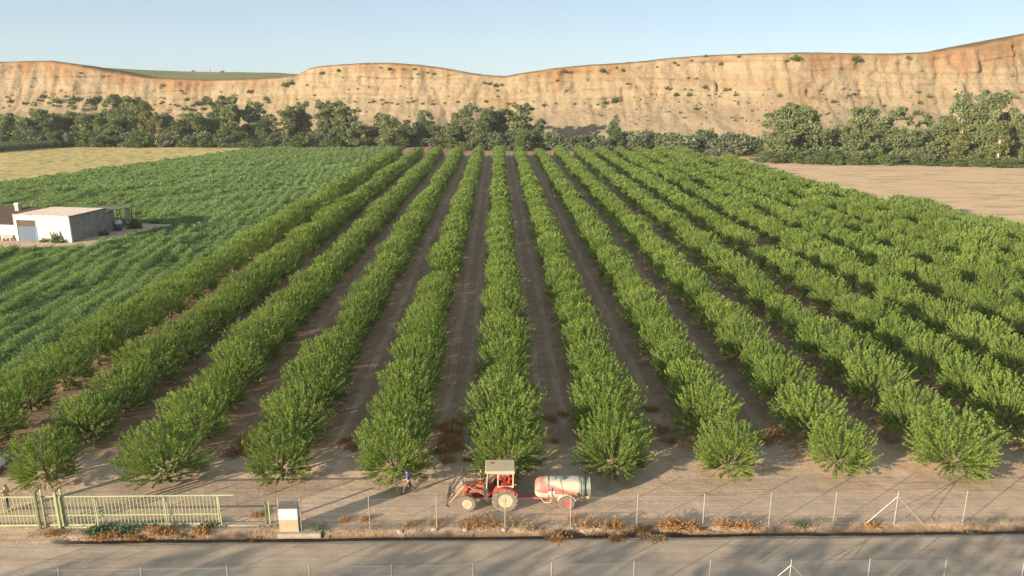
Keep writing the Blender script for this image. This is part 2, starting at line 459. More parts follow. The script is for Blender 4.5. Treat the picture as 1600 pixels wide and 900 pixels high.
def boards(name, a, b, rust, sx):
    t = NT(name)
    X, Y, Z = t.sep()
    w = t.math('FRACT', t.math('MULTIPLY', X, sx))
    c = t.ramp(t.noise(1.0, 5, .6, vec=t.scaled((4, 4, .4))), [(.3, a), (.7, b)])
    c = t.mix(t.math('SUBTRACT', 1.0, t.step(t.math('ABSOLUTE', t.math('SUBTRACT', w, .5)), .48, .40)), c, tuple(q * .45 for q in a)) if False else t.mix(t.step(t.math('ABSOLUTE', t.math('SUBTRACT', w, .5)), .44, .5), c, tuple(q * .5 for q in a))
    c = t.mix(t.math('MULTIPLY', t.step(t.noise(2.0, 6, .7, vec=t.scaled((1.5, 1.5, .35))), .56, .7), .7), c, rust)
    return t.finish(c, .6, t.bump(w, .3, .03), spec=.3)
M['bluedoor'] = boards('weathered_blue_boards', (.052, .082, .135), (.085, .125, .185), (.10, .08, .068), 3.4)
M['brownboard'] = boards('rusty_brown_sheet', (.035, .021, .015), (.07, .04, .027), (.10, .062, .04), 5)
M['rooffibre'] = surf('fibre_cement_roof', (.56, .48, .40), .12, .9, .9, dust=.3, dustcol=(.44, .35, .27), bump=.02)
M['rendergrey'] = surf('grey_render', (.23, .215, .195), .25, .8, .95, bump=.02, dust=.25, dustcol=(.16, .145, .13))
def tiles():
    t = NT('old_clay_tiles')
    X, Y, Z = t.sep()
    w = t.math('FRACT', t.math('MULTIPLY', X, 4.0))
    c = t.ramp(t.noise(1.6, 6, .7), [(.3, (.075, .055, .045)), (.6, (.14, .095, .07)), (.8, (.22, .14, .1))])
    c = t.mix(t.step(t.math('ABSOLUTE', t.math('SUBTRACT', w, .5)), .36, .5), c, (.05, .036, .03))
    return t.finish(c, .95, t.bump(t.math('SINE', t.math('MULTIPLY', X, 25.1)), .8, .06), spec=.15)
M['tiles'] = tiles()
def tank_paint():
    t = NT('faded_tank_paint')
    X, Y, Z = t.sep()
    n = t.math('MULTIPLY', t.math('SUBTRACT', t.noise(2.0, 5, .65), .5), .35)
    # red wedge, wide at the front (-X), narrowing to a stripe at the back, over cream plastic
    lo = t.math('ADD', t.math('MULTIPLY', t.math('ADD', X, .1), -.10), .98)
    up = t.math('ADD', t.math('MULTIPLY', t.math('ADD', X, .1), -.36), 1.36)
    a = t.step(t.math('SUBTRACT', Z, lo), -.03, .03)
    b = t.step(t.math('SUBTRACT', t.math('ADD', up, n), Z), -.05, .10)
    cream = t.ramp(t.noise(1.6, 5, .6), [(.3, (.42, .385, .29)), (.7, (.53, .49, .385))])
    red = t.ramp(t.noise(2.5, 5, .6), [(.3, (.38, .115, .10)), (.7, (.46, .22, .18))])
    c = t.mix(t.math('MULTIPLY', a, b), cream, red)
    c = t.mix(t.math('MULTIPLY', t.step(t.noise(5, 5, .7), .58, .72), .35), c, (.45, .38, .28))
    return t.finish(c, .5, None, spec=.35)
M['tank'] = tank_paint()
def far_field():
    t = NT('plateau_field')
    c = t.ramp(t.noise(.02, 5, .6, vec=t.scaled((1, 6, 1))), [(.3, (.085, .11, .04)), (.5, (.14, .16, .06)), (.62, (.30, .22, .11)), (.75, (.36, .25, .13))])
    return t.finish(c, .95, spec=.1)
M['farfield'] = far_field()

# ------------------------------------------------------------------ ground heights
DITCH_X = at(95, 830)[0]
def ditch_depth(x, y):
    on = sstep(DITCH_X, DITCH_X + 1.5, x)
    a = np.clip(1 - np.abs(np.asarray(y) - 38.62 - .10 * (vnoise(np.asarray(x) * .35, 0, 4) - .5)) / .42, 0, 1)
    return -.6 * on * sstep(0, .75, a)
def gz(x, y):
    x = np.asarray(x, float); y = np.asarray(y, float)
    near = 1 - sstep(80, 130, y)
    z = .09 * (fbm(x * .35, y * .35, 3, 3) - .45) * near + .05 * (fbm(x * 1.6, y * 1.6, 9, 3) - .45) * near
    orch = sstep(45, 49, y) * sstep(-43, -40, x) * (1 - sstep(84, 87, x))
    ph = np.mod(x - .4 + 3.75, 7.5) - 3.75
    z = z + orch * (.16 * np.exp(-(ph / 1.1) ** 2) - .035 * np.exp(-((np.abs(ph) - 2.9) / .28) ** 2))
    roadk = 1 - sstep(37.6, 38.2, y)
    z = z * (1 - .7 * roadk)
    z = z + .08 * np.exp(-((y - 39.35) / .35) ** 2) * sstep(DITCH_X, DITCH_X + 2, x)
    return z + ditch_depth(x, y)
def gz1(x, y): return float(gz(np.array([x]), np.array([y]))[0])

def axis(parts):
    out = []
    for a, b, d in parts:
        n = max(1, int(round((b - a) / d)))
        out += list(np.linspace(a, b, n, endpoint=False))
    out.append(parts[-1][1]); return np.array(out)
xs = axis([(-700, -300, 40), (-300, -110, 9.5), (-110, -46, 2), (-46, 52, .3), (52, 92, 1.0), (92, 300, 8), (300, 700, 40)])
ys = axis([(-120, 20, 20), (20, 36, .8), (36, 37.8, .3), (37.8, 39.8, .12), (39.8, 62, .26), (62, 110, 1.0), (110, 320, 6), (320, 420, 20), (420, 1100, 80)])
GX, GY = np.meshgrid(xs, ys)
GZ = gz(GX, GY)
o = link_mesh('ground', grid_mesh('ground', GX, GY, GZ, M['ground'])); tag(o, kind='structure')

# gravel road this side of the ditch
rx = axis([(-140, -50, 3), (-50, 52, .4), (52, 140, 3)]); ry = axis([(22, 34, 1.0), (34, 38.26, .213)])
RX, RY = np.meshgrid(rx, ry)
wob = .14 * (fbm(RX * .5, RX * 0 + 2, 21, 4) - .5)
RYw = RY + wob * sstep(37, 38.2, RY)
RZ = np.maximum(gz(RX, RYw), -.02) + .012 + .03 * (fbm(RX * .06, RYw * 1.3, 5, 3) - .45)
edge = sstep(37.95, 38.26, RY)
RZ = RZ * (1 - edge) + edge * (.015 + .02 * vnoise(RX * 1.2, RY, 8))
RZ[-1] = -.2
RZ = np.where((RX < DITCH_X + 1) & (RY > 37.9), gz(RX, RYw) + .006, RZ)
o = link_mesh('road', grid_mesh('road', RX, RYw, RZ, M['road'])); tag(o, kind='structure')

def poly_sheet(name, poly, mat, z=.02, kind='structure', step=None):
    """a level sheet over a polygon"""
    mb = MB(); mb.add([(x, y, z) for x, y in poly], [tuple(range(len(poly)))])
    o = mb.build(name, mat); 
    if o.data.polygons[0].normal.z < 0: o.data.flip_normals()
    return tag(o, kind=kind)

# yellow stubble beyond the crop, pale bare field beyond the orchard
E0, E1 = at(0, 282, .9), at(382, 231, .9)
dE = (E1[0] - E0[0], E1[1] - E0[1])
def edge_x(y): return E0[0] + (y - E0[1]) * dE[0] / dE[1]
poly_sheet('stubble_field', [(edge_x(170) - 3, 170), (edge_x(352), 352), (-330, 352), (-330, 170)], M['stubble'], .12)
poly_sheet('bare_field', [(86.5, 60), (260, 60), (260, 262), (104, 300), (73, 300), (77.5, 236), (86, 125)], M['bare'], .12)
# ------------------------------------------------------------------ cliff
def interp(px, pts):
    return np.interp(px, [p[0] for p in pts], [p[1] for p in pts])
RIM = [(-400, 106), (-250, 100), (-100, 98), (0, 97), (75, 95.5), (110, 100), (150, 108), (200, 117), (235, 122), (290, 124), (330, 125.5), (390, 124), (440, 121), (465, 118), (480, 108), (500, 104),
       (530, 101.5), (570, 99), (610, 99), (650, 101.5), (680, 105), (710, 110), (740, 115.5), (770, 119), (790, 120), (820, 114.5), (860, 108), (900, 104), (930, 101.5), (970, 99),
       (1010, 96), (1050, 91), (1090, 88), (1130, 86), (1190, 84), (1250, 82.5), (1300, 83), (1350, 84), (1400, 84.5), (1450, 82), (1480, 78), (1530, 70), (1570, 62), (1600, 55), (1680, 40), (1800, 30), (2100, 34)]
cx = np.arange(-430, 470, 1.0)
# plan of the cliff foot
base_y = np.interp(cx, [-430, -260, -120, 0, 90, 160, 240, 470], [420, 408, 388, 362, 342, 334, 330, 318])
base_y = base_y + 16 * (fbm(cx * .014, cx * 0 + 1, 31, 3) - .45) + 6 * (fbm(cx * .05, cx * 0, 33, 2) - .4)
NT_ = 84
t_ = np.concatenate([np.linspace(0, .42, 30, endpoint=False), np.linspace(.42, 1.0, NT_ - 30)])
run = np.interp(t_, [0, .2, .42, .55, .75, .93, .98, 1.0], [0, 12, 26, 30, 34.5, 38.5, 40.2, 42])
CX = np.repeat(cx[None, :], NT_, 0)
# rim height from the photograph's skyline at the rim's own distance
rim_y = base_y + 42
c_, s_ = math.cos(YAW), math.sin(YAW)
xr = cx * c_ - rim_y * s_; yr = cx * s_ + rim_y * c_
k0 = (139 - 450) / -1180.0
up = np.full_like(cx, 30.0)
for _ in range(4):
    dep = yr * CP - (up - H) * SP
    px = 800 + 1180 * xr / dep
    q = (450 - interp(px, RIM)) / 1180.0
    up = H + yr * (q * CP - SP) / (CP + q * SP)
rim_h = up
T = t_[:, None]
CZ = T * rim_h[None, :]
CY = base_y[None, :] + run[:, None]
# gullies: vertical grooves in the face, fans in the talus, ledges
gul = 1 - np.abs(2 * fbm(CX * .075 + 4 * fbm(CX * .03, CZ * .05, 41, 3), CZ * .03, 42, 4) - .95) * 1.9
gul2 = 1 - np.abs(2 * fbm(CX * .22, CZ * .03, 45, 3) - .9) * 1.8
env = sstep(.02, .3, T) * (1 - .75 * sstep(.9, 1.0, T))
CY = CY + env * ((1.4 + 3.6 * sstep(.45, .65, fbm(CX * .02, CZ * .03, 40, 2))) * np.clip(gul, 0, 1) ** 2 * (1 - .35 * sstep(.5, .9, T)) + .9 * np.clip(gul2, 0, 1) ** 2 + 3.2 * (fbm(CX * .10, CZ * .11, 44, 5) - .45) + 1.6 * (fbm(CX * .5, CZ * .16, 46, 4) - .45))
led = np.floor(CZ / 4.5 + 2 * fbm(CX * .02, CZ * 0, 47, 2))
CY = CY + sstep(.45, .55, T) * (1 - sstep(.9, .98, T)) * (1.6 * _hash(led, np.floor(CX / 28 + led * .37), 5) + .8 * fbm(CX * .1, CZ * .5, 49, 3))
CY = CY + (1 - sstep(.35, .5, T)) * sstep(.02, .1, T) * 6 * (fbm(CX * .09, CZ * .12, 51, 5) - .45)
CZ = CZ + sstep(.02, .1, T) * (1 - sstep(.8, .95, T)) * 1.2 * (fbm(CX * .12, CY * .12, 53, 3) - .45)
CZ[-1] += 1.1 * (fbm(cx * .3, cx * 0, 55, 4) - .45)
rel = np.repeat(T, len(cx), 1); top = np.zeros_like(rel); top[-1] = .8; top[-2] = .25
# plateau strips behind the rim
PX, PY, PZ, PR, PT = [], [], [], [], []
for d, dz in ((3, .25), (8, .1), (25, -.6), (70, -3), (160, -12)):
    PX.append(cx); PY.append(CY[-1] + d); PZ.append(rim_h + dz + .3 * fbm(cx * .15, cx * 0 + d, 57, 2)); PR.append(np.ones_like(cx)); PT.append(np.ones_like(cx))
CXa = np.vstack([CX, PX]); CYa = np.vstack([CY, PY]); CZa = np.vstack([CZ, PZ]); RELa = np.vstack([rel, PR]); TOPa = np.vstack([top, PT])
CZa[0] = -1.0
o = link_mesh('cliff', grid_mesh('cliff', CXa, CYa, CZa, M['cliff'], {'rel': RELa, 'top': TOPa}, smooth=True)); tag(o, kind='structure')
CP_ = np.stack([CX, CY, CZ], -1)
CPX, CPY, _d = project(CP_)

# rolling field on the plateau behind the low part of the rim
SKY = [(-300, 112), (60, 104), (105, 100), (140, 102), (200, 107), (250, 110), (300, 112), (335, 113), (400, 113.5), (455, 114), (500, 117), (620, 124)]
hx = np.linspace(-520, -40, 90)
hrow = []
for yd, k in ((470, 0), (520, .25), (600, .55), (700, .8), (800, 1.0), (830, .98), (1000, .4)):
    xr = hx * c_ - 800 * s_; yr = 800.0
    pxh = 800 + 1180 * (hx * 1.0) / (800 * CP)
    q = (450 - interp(pxh, SKY)) / 1180.0
    ztop = H + 800 * (q * CP - SP) / (CP + q * SP)
    hrow.append((hx * (yd / 800), np.full_like(hx, yd), ztop * k + (1 - k) * (24 if yd < 900 else 0) + .8 * fbm(hx * .05, hx * 0 + yd, 61, 3)))
o = link_mesh('hill', grid_mesh('hill', np.array([r[0] for r in hrow]), np.array([r[1] for r in hrow]), np.array([r[2] for r in hrow]), M['farfield'])); tag(o, kind='structure')

# ------------------------------------------------------------------ foliage
def unit(a): return a / np.maximum(np.linalg.norm(a, axis=-1, keepdims=True), 1e-9)
def leaves(C, A, L, W, g):
    """diamond leaves at C along A"""
    A = unit(A); S = unit(np.cross(A, unit(g.normal(size=A.shape))))
    L = np.asarray(L)[..., None] / 2; W = np.asarray(W)[..., None] / 2
    return np.stack([C - A * L, C + S * W, C + A * L, C - S * W], 1)

def orchard_crown(seed, nshoot, nleaf, L, W, spikes):
    g = np.random.default_rng(seed)
    lobes = g.uniform(0, 2 * np.pi, 3); amp = g.uniform(.05, .13, 3)
    def radius(phi): return 1 + amp[0] * np.sin(2 * phi + lobes[0]) + amp[1] * np.sin(3 * phi + lobes[1]) + amp[2] * np.sin(5 * phi + lobes[2])
    phi = g.uniform(0, 2 * np.pi, nshoot); sz = np.where(g.uniform(0, 1, nshoot) < .3, g.uniform(-.60, .15, nshoot), g.uniform(-.5, 1.0, nshoot))
    cr = np.sqrt(np.clip(1 - sz ** 2, 0, 1))
    k = radius(phi) * g.uniform(.72, 1.06, nshoot)
    E = np.stack([np.cos(phi) * cr * 2.45 * k, np.sin(phi) * cr * 2.45 * k, 1.85 + sz * np.where(sz > 0, 2.15, 2.6) * g.uniform(.8, 1.08, nshoot)], -1)
    P0 = np.stack([np.cos(phi) * .25, np.sin(phi) * .25, np.full(nshoot, .95)], -1)
    Cc = P0 * .35 + E * .65; Cc[:, 2] -= .28 * cr; Cc[:, :2] *= 1.08
    # vertical young shoots standing out of the dome
    ph2 = g.uniform(0, 2 * np.pi, spikes); r2 = np.sqrt(g.uniform(0, 1, spikes)) * 2.1
    z2 = 1.85 + 2.0 * np.sqrt(np.clip(1 - (r2 / 2.5) ** 2, 0, 1)) - .45
    Q0 = np.stack([np.cos(ph2) * r2, np.sin(ph2) * r2, z2], -1)
    ln = g.uniform(.45, 1.0, spikes)
    dr = np.stack([np.cos(ph2) * r2 * .26, np.sin(ph2) * r2 * .26, np.ones(spikes)], -1) + g.normal(size=(spikes, 3)) * .16
    Q1 = Q0 + unit(dr) * ln[:, None]
    V = []; TT = []
    def run(P0, Cc, E, n, t0):
        m = len(P0)
        t = g.uniform(t0, 1.0, (m, n)) ** .85
        t = np.sort(t, 1)[..., None]
        p = P0[:, None] * (1 - t) ** 2 + 2 * Cc[:, None] * t * (1 - t) + E[:, None] * t * t
        tg = unit(2 * (Cc - P0)[:, None] * (1 - t) + 2 * (E - Cc)[:, None] * t)
        side = unit(np.cross(tg, g.normal(size=p.shape)))
        ax = tg * 1.0 + side * g.uniform(.35, .95, (m, n, 1))
        p = p + side * L * g.uniform(.2, .55, (m, n, 1))
        s = g.uniform(.7, 1.25, (m, n))
        V.append(leaves(p.reshape(-1, 3), ax.reshape(-1, 3), (L * s).ravel(), (W * s).ravel(), g))
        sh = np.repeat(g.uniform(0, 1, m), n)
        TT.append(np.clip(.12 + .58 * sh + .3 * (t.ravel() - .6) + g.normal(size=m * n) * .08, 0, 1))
    run(P0, Cc, E, nleaf, .45)
    I = nshoot * 3 // 4; q = g.uniform(.42, .82, (I, 1)); run(P0[:I], P0[:I] + (Cc[:I] - P0[:I]) * q, P0[:I] + (E[:I] - P0[:I]) * q, int(nleaf * .7), .3)
    run(Q0, (Q0 + Q1) / 2, Q1, int(nleaf * .9), .0)
    return np.concatenate(V), np.concatenate(TT)

def trunk_mesh(name, seed, h=.75, r=.13, reach=1.6, mat='bark'):
    g = random.Random(seed); mb = MB()
    mb.path([(0, 0, -.15), (.02, .01, .1), (g.uniform(-.05, .05), g.uniform(-.05, .05), h)], [r * 1.35, r, r * .85], 8)
    for i in range(5):
        a = i * 1.257 + g.uniform(-.3, .3); q = reach * g.uniform(.7, 1.05)
        mb.path([(0, 0, h * .9), (math.cos(a) * q * .4, math.sin(a) * q * .4, h + .55), (math.cos(a) * q * .8, math.sin(a) * q * .8, h + 1.5)], [r * .55, r * .38, r * .12], 5)
    o = mb.build(name, M[mat], smooth=True); me = o.data
    bpy.data.objects.remove(o); return me

NEAR = 7
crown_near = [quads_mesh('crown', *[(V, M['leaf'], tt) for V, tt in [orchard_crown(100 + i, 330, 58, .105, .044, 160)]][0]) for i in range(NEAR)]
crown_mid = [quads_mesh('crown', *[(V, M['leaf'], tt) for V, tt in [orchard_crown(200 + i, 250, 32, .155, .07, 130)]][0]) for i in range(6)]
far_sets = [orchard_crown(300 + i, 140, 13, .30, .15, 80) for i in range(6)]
trunks = [trunk_mesh('trunk', i) for i in range(4)]

ROWS = range(-5, 12)
SPC = 5.2
trees = []
for k in ROWS:
    y = 45.6
    n = 0
    while y < 289:
        if y > 121 and .4 + 7.5 * k > 86 - (y - 121) * .081: break
        n += 1
        x = .4 + 7.5 * k + random.uniform(-.18, .18)
        yy = y + random.uniform(-.3, .3)
        trees.append((k, n, x, yy))
        y += SPC
P = np.array([(x, y, 2.0) for _, _, x, y in trees])
tx, ty, td = project(P)
vis = (tx > -60 * 47 / td * 1.0) & (tx < 1600 + 60 * 47 / td) & (ty < 960)
order = [i for i in np.argsort(td) if vis[i]]
indiv = set(order[:300])
def row_words(k):
    if k == 0: return "row ending behind the tractor's cab"
    return f"{nth(abs(k))} row from the tractor toward the {'gate' if k < 0 else 'bare field'}"
farV, farT = [], []
proto = None
for i, (k, n, x, y) in enumerate(trees):
    rz = random.choice((0, math.pi)) + random.uniform(-.3, .3); s = random.uniform(.86, 1.10); sxy = random.uniform(.92, 1.04)
    gap = random.random() < .012 and n > 6
    if k == -2 and n == 1: s *= .88
    if gap: s *= .6
    if i in indiv:
        r = thing('orchard_tree', f"{nth(n)} orchard tree from the track, {row_words(k)}", 'tree', (x, y, gz1(x, y)), rz, 'green fruit trees planted in the orchard rows')
        me = crown_near[random.randrange(NEAR)] if td[i] < 92 else crown_mid[random.randrange(6)]
        c = link_mesh('crown', me, r); kx = 1.12 if n <= 2 else 1.02 if n <= 5 else .92
        if k <= -3: kx += .1
        c.scale = (s * sxy * random.choice((-kx, kx)), s * sxy * (1.22 if k <= -3 else 1.16), s)
        tk = link_mesh('trunk', trunks[random.randrange(4)], r)
    elif tx[i] > -260 and tx[i] < 1860:
        V, tt = far_sets[random.randrange(6)]
        ca, sa = math.cos(rz), math.sin(rz)
        W = V * np.array([s * sxy * .88, s * sxy * 1.14, s])
        W = np.stack([W[..., 0] * ca - W[..., 1] * sa + x, W[..., 0] * sa + W[..., 1] * ca + y, W[..., 2]], -1)
        farV.append(W); farT.append(np.clip(tt + random.uniform(-.08, .08), 0, 1))
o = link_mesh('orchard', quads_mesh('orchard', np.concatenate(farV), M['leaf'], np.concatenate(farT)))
tag(o, 'distant mass of green orchard trees running up to the tree belt', 'orchard', kind='stuff')

# ------------------------------------------------------------------ feathery crop
HOUSE = (-76.0, 129.0)
def in_yard(x, y):
    # trodden yard in front of the barn and the strip beside it
    u = (x + 71.0) * math.cos(R(-10)) + (y - 125.0) * math.sin(R(-10))
    w = -(x + 71.0) * math.sin(R(-10)) + (y - 125.0) * math.cos(R(-10))
    yard = (u < .8 - .6 * (vnoise(x * .3, y * .3, 3) - .5)) & (w > -13.0 + np.clip((u + 22) * .38, 0, 8.0) + (vnoise(x * .25, y * .25, 5) - .5) * 1.6) & (w < 14)
    side = (u > -1) & (u < 6.5 + (vnoise(x * .3, y * .3, 7) - .5) * 2) & (w > -4.5) & (w < 19)
    return yard | side
def crop_ok(x, y):
    return (x < -41.2 + (vnoise(y * .3, x * 0, 12) - .5) * 1.2) & (x > edge_x(y) + .5) & (y > 52) & ~in_yard(x, y)
ROT = R(8.5)
def crop_h(x, y):
    u = x * math.cos(ROT) + y * math.sin(ROT); v = -x * math.sin(ROT) + y * math.cos(ROT)
    u = u + 1.1 * (fbm(v * .10, u * .05, 71, 2) - .4) * 2
    rows = .5 + .5 * np.cos(u * 2 * np.pi / 2.3)
    patch = fbm(x * .055, y * .055, 73, 3)
    gap = sstep(.30, .46, fbm(u * .25, v * .14, 75, 3))
    return (.22 + .9 * rows ** .8) * (.55 + .75 * patch) * (.35 + .65 * gap) + .25 * fbm(x * .5, y * .5, 77, 2)
gx = axis([(-260, -130, 3), (-130, -40, .8)]); gy = axis([(50, 150, .8), (150, 345, 2.2)])
MX, MY = np.meshgrid(gx, gy)
ok = crop_ok(MX, MY)
g = np.random.default_rng(5)
def tufts(n, x0, x1, y0, y1, nl, L, W, hmul=1.0):
    x = g.uniform(x0, x1, n); y = g.uniform(y0, y1, n)
    m = crop_ok(x, y)
    a, b, _ = project(np.stack([x, y, np.ones_like(x)], -1))
    m &= (a > -140) & (b < 930)
    x, y = x[m], y[m]
    hh = crop_h(x, y)
    n = len(x)
    ph = g.uniform(0, 6.28, (n, nl)); rr = np.abs(g.normal(size=(n, nl))) * .42
    zz = hh[:, None] * g.uniform(.3, 1.12, (n, nl))
    C = np.stack([x[:, None] + np.cos(ph) * rr, y[:, None] + np.sin(ph) * rr, zz], -1)
    A = np.stack([np.cos(ph) * .8, np.sin(ph) * .8, g.uniform(.25, 1.3, (n, nl))], -1) + g.normal(size=(n, nl, 3)) * .3
    s = g.uniform(.7, 1.3, (n, nl))
    t = .25 + .55 * fbm(x * .045, y * .045, 79, 3)[:, None] + .12 * g.normal(size=(n, nl)) + .1 * g.normal(size=(n, 1))
    return leaves(C.reshape(-1, 3), A.reshape(-1, 3), (L * s).ravel(), (W * s).ravel(), g), np.clip(t, 0, 1).ravel()
cs = [tufts(30000, -100, -40, 52, 118, 30, .33, .05), tufts(24000, -135, -40, 110, 190, 20, .48, .09), tufts(26000, -175, -40, 185, 330, 13, .75, .17)]
crop = quads_mesh('crop', np.concatenate([c[0] for c in cs]), M['crop'], np.concatenate([c[1] for c in cs]))
o = link_mesh('crop', crop); tag(o, 'lush feathery green crop filling the plot beside the orchard', 'crop', kind='stuff')
o = link_mesh('crop_bed', grid_mesh('crop_bed', MX, MY, np.where(ok, .05 + .45 * crop_h(MX, MY), -.3), M['soilmound'], keep=ok)); tag(o, kind='structure')
yp = []
ux, uy = math.cos(R(-10)), math.sin(R(-10)); wx, wy = -uy, ux
for u, w in ((-50, -14), (-20, -13.5), (-8, -9), (0, -6.0), (7, -3), (7.5, 19), (-50, 16)):
    yp.append((-71 + u * ux + w * wx, 125 + u * uy + w * wy))
poly_sheet('yard', yp, M['yard'], .13)

# ------------------------------------------------------------------ belt trees
def clump_tree(seed, H_, W_, ncl, nl, leaf, base=.25, shape='round', droop=0.0):
    g = np.random.default_rng(seed)
    cen = []; rad = []
    nlob = 10 if shape != 'bush' else 5
    lob = [(g.uniform(0, 6.28), g.uniform(.15, .95), (j + g.uniform(.1, .9)) / nlob) for j in range(nlob)]
    for i in range(ncl):
        lb = lob[g.integers(nlob)]
        f = base + (1 - base) * lb[2] * .86 + g.normal() * .11
        f = 2 - f - .03 if f > 1 else max(base * .8, f)
        if shape == 'tall': env = .35 + .65 * math.sin(math.pi * min(1, (f - base) / (1 - base) * .8 + .18))
        elif shape == 'bush': env = math.sqrt(max(.1, 1 - (f * .95) ** 2))
        else: env = math.sqrt(max(.08, 1 - ((f - .56) / .5) ** 2))
        rc = W_ * g.uniform(.09, .17) * (1.05 - .25 * f)
        r = W_ / 2 * env * lb[1] * .8
        cen.append((math.cos(lb[0]) * r + g.normal() * W_ * .125, math.sin(lb[0]) * r + g.normal() * W_ * .125, max(rc * .7, f * H_ - rc * .8))); rad.append(rc)
    cen = np.array(cen); rad = np.array(rad)
    d = unit(g.normal(size=(ncl, nl, 3))); rr = g.uniform(.35, 1.08, (ncl, nl, 1)) ** .6
    C = cen[:, None] + d * rr * rad[:, None, None] * np.array([1.12, 1.12, .8])
    A = d + g.normal(size=d.shape) * .7; A[..., 2] -= droop
    tn = np.clip(.45 + g.normal(size=(ncl, 1)) * .17 + g.normal(size=(ncl, nl)) * .12, 0, 1)
    s = g.uniform(.7, 1.3, ncl * nl)
    V = leaves(C.reshape(-1, 3), A.reshape(-1, 3), leaf * s, leaf * .5 * s, g)
    V[..., 2] = np.maximum(V[..., 2], .02)
    return V, tn.ravel(), cen
def wood(name, seed, H_, W_, cen, mat, r, fork=.35):
    g = random.Random(seed); mb = MB()
    lean = (g.uniform(-.06, .06) * H_, g.uniform(-.06, .06) * H_)
    tip = (lean[0], lean[1], H_ * .78)
    mb.path([(0, 0, -.3), (lean[0] * .2, lean[1] * .2, H_ * .2), (lean[0] * .7, lean[1] * .7, H_ * .5), tip], [r * 1.3, r, r * .7, r * .2], 7)
    for i, c in enumerate(cen):
        if i % 2: continue
        f = min(.7, max(fork * .6, c[2] / H_ * .6))
        p0 = (lean[0] * f * 1.2, lean[1] * f * 1.2, H_ * f)
        md = [(p0[j] * .45 + c[j] * .55) for j in range(3)]; md[2] += .03 * H_
        mb.path([p0, md, tuple(c)], [r * .34, r * .18, r * .05], 5)
    o = mb.build(name, M[mat], smooth=True); me = o.data; bpy.data.objects.remove(o); return me

KINDS = {}
def kind(key, n, leafmat, barkmat, H_, W_, ncl, nl, leaf, base, shape, r, droop=0.0):
    L = []
    for i in range(n):
        V, t, cen = clump_tree(hash(key) % 1 + 400 + 31 * len(KINDS) + i, H_, W_, ncl, nl, leaf, base, shape, droop)
        L.append((quads_mesh('crown', V, M[leafmat], t), wood('trunk', i + 7, H_, W_, cen, barkmat, r)))
    KINDS[key] = (L, H_, W_)
kind('tall', 4, 'euc', 'palebark', 14, 8.5, 80, 80, .68, .16, 'tall', .3, .35)
kind('dark', 3, 'olive', 'bark', 11, 8.5, 80, 80, .62, .06, 'round', .25)
kind('grey', 4, 'euc', 'bark', 10, 8.5, 80, 80, .6, .05, 'round', .25, .2)
kind('yellow', 3, 'yel', 'palebark', 12, 7.5, 64, 70, .62, .16, 'tall', .26, .3)
kind('bush', 4, 'olive', 'bark', 4.5, 6, 60, 70, .45, .05, 'bush', .14)
kind('sbush', 3, 'silver', 'bark', 4.5, 6, 60, 70, .45, .05, 'bush', .14)
kind('gbush', 3, 'shrub', 'bark', 3.5, 5, 46, 60, .4, .05, 'bush', .12)

DESC = {'tall': 'tall grey-green tree', 'dark': 'dense dark green tree', 'grey': 'rounded grey-green tree', 'yellow': 'slender yellow-green tree',
        'bush': 'dark green bushy tree', 'sbush': 'silvery green bushy tree', 'gbush': 'low bright green bush'}
def plant(kind_, px, top, width, foot, dist, label, cat='tree', group=None, name=None, rnd=None):
    """a tree of a kind at photo column px, its foot hidden or not at distance dist, its top at photo row top"""
    x0, y0, z0 = ray(px, foot)
    k = dist / y0
    x, y = x0 * k, dist
    xt, yt, zt = ray(px, top)
    h = H + zt * dist / yt
    dep = project(np.array([x, y, 2.0]))[2]
    w = width * (1.7 if 'bush' in kind_ else 1.08 if kind_ in ('tall', 'yellow') else 1.25) / 1180.0 * dep; h *= 1.1 if kind_ in ('tall', 'yellow') else 1.05
    L, H0, W0 = KINDS[kind_]
    g = rnd or random
    cm, tm = L[g.randrange(len(L))]
    r = thing(name or ('bush' if 'bush' in kind_ else 'tree'), label, cat, (x, y, 0.0), g.uniform(0, 6.28), group)
    for nm, me in (('crown', cm), ('trunk', tm)):
        c = link_mesh(nm, me, r); c.scale = (w / W0, w / W0, h / H0)
    return r

def c4(x, top, w): return (x / 2.963, 60 + top / 2.963, w / 2.963)
def c5(x, top, w): return (500 + x / 2.909, 60 + top / 2.909, w / 2.909)
def c6(x, top, w): return (1050 + x / 2.909, 40 + top / 2.909, w / 2.909)
west, mid, bushes, east, hedge = [], [], [], [], []
for a in [('grey', 40, 345, 130, 352), ('grey', 150, 352, 120, 350), ('grey', 195, 300, 110, 362), ('dark', 255, 350, 110, 350), ('grey', 325, 312, 125, 358), ('grey', 400, 345, 100, 350),
          ('grey', 450, 320, 110, 360), ('tall', 530, 272, 100, 364), ('grey', 520, 335, 120, 350), ('dark', 590, 300, 90, 360), ('tall', 640, 286, 125, 356), ('yellow', 700, 300, 80, 350),
          ('yellow', 745, 345, 75, 346), ('grey', 810, 335, 100, 350), ('dark', 870, 345, 120, 346), ('grey', 945, 345, 120, 346), ('tall', 1010, 300, 100, 358), ('tall', 1085, 280, 140, 350),
          ('tall', 1180, 308, 120, 352), ('dark', 1240, 350, 85, 344), ('yellow', 1330, 320, 125, 344), ('tall', 1410, 308, 95, 352), ('tall', 1505, 302, 95, 346), ('yellow', 1590, 300, 90, 344)]:
    west.append((a[0], *c4(*a[1:4]), a[4]))
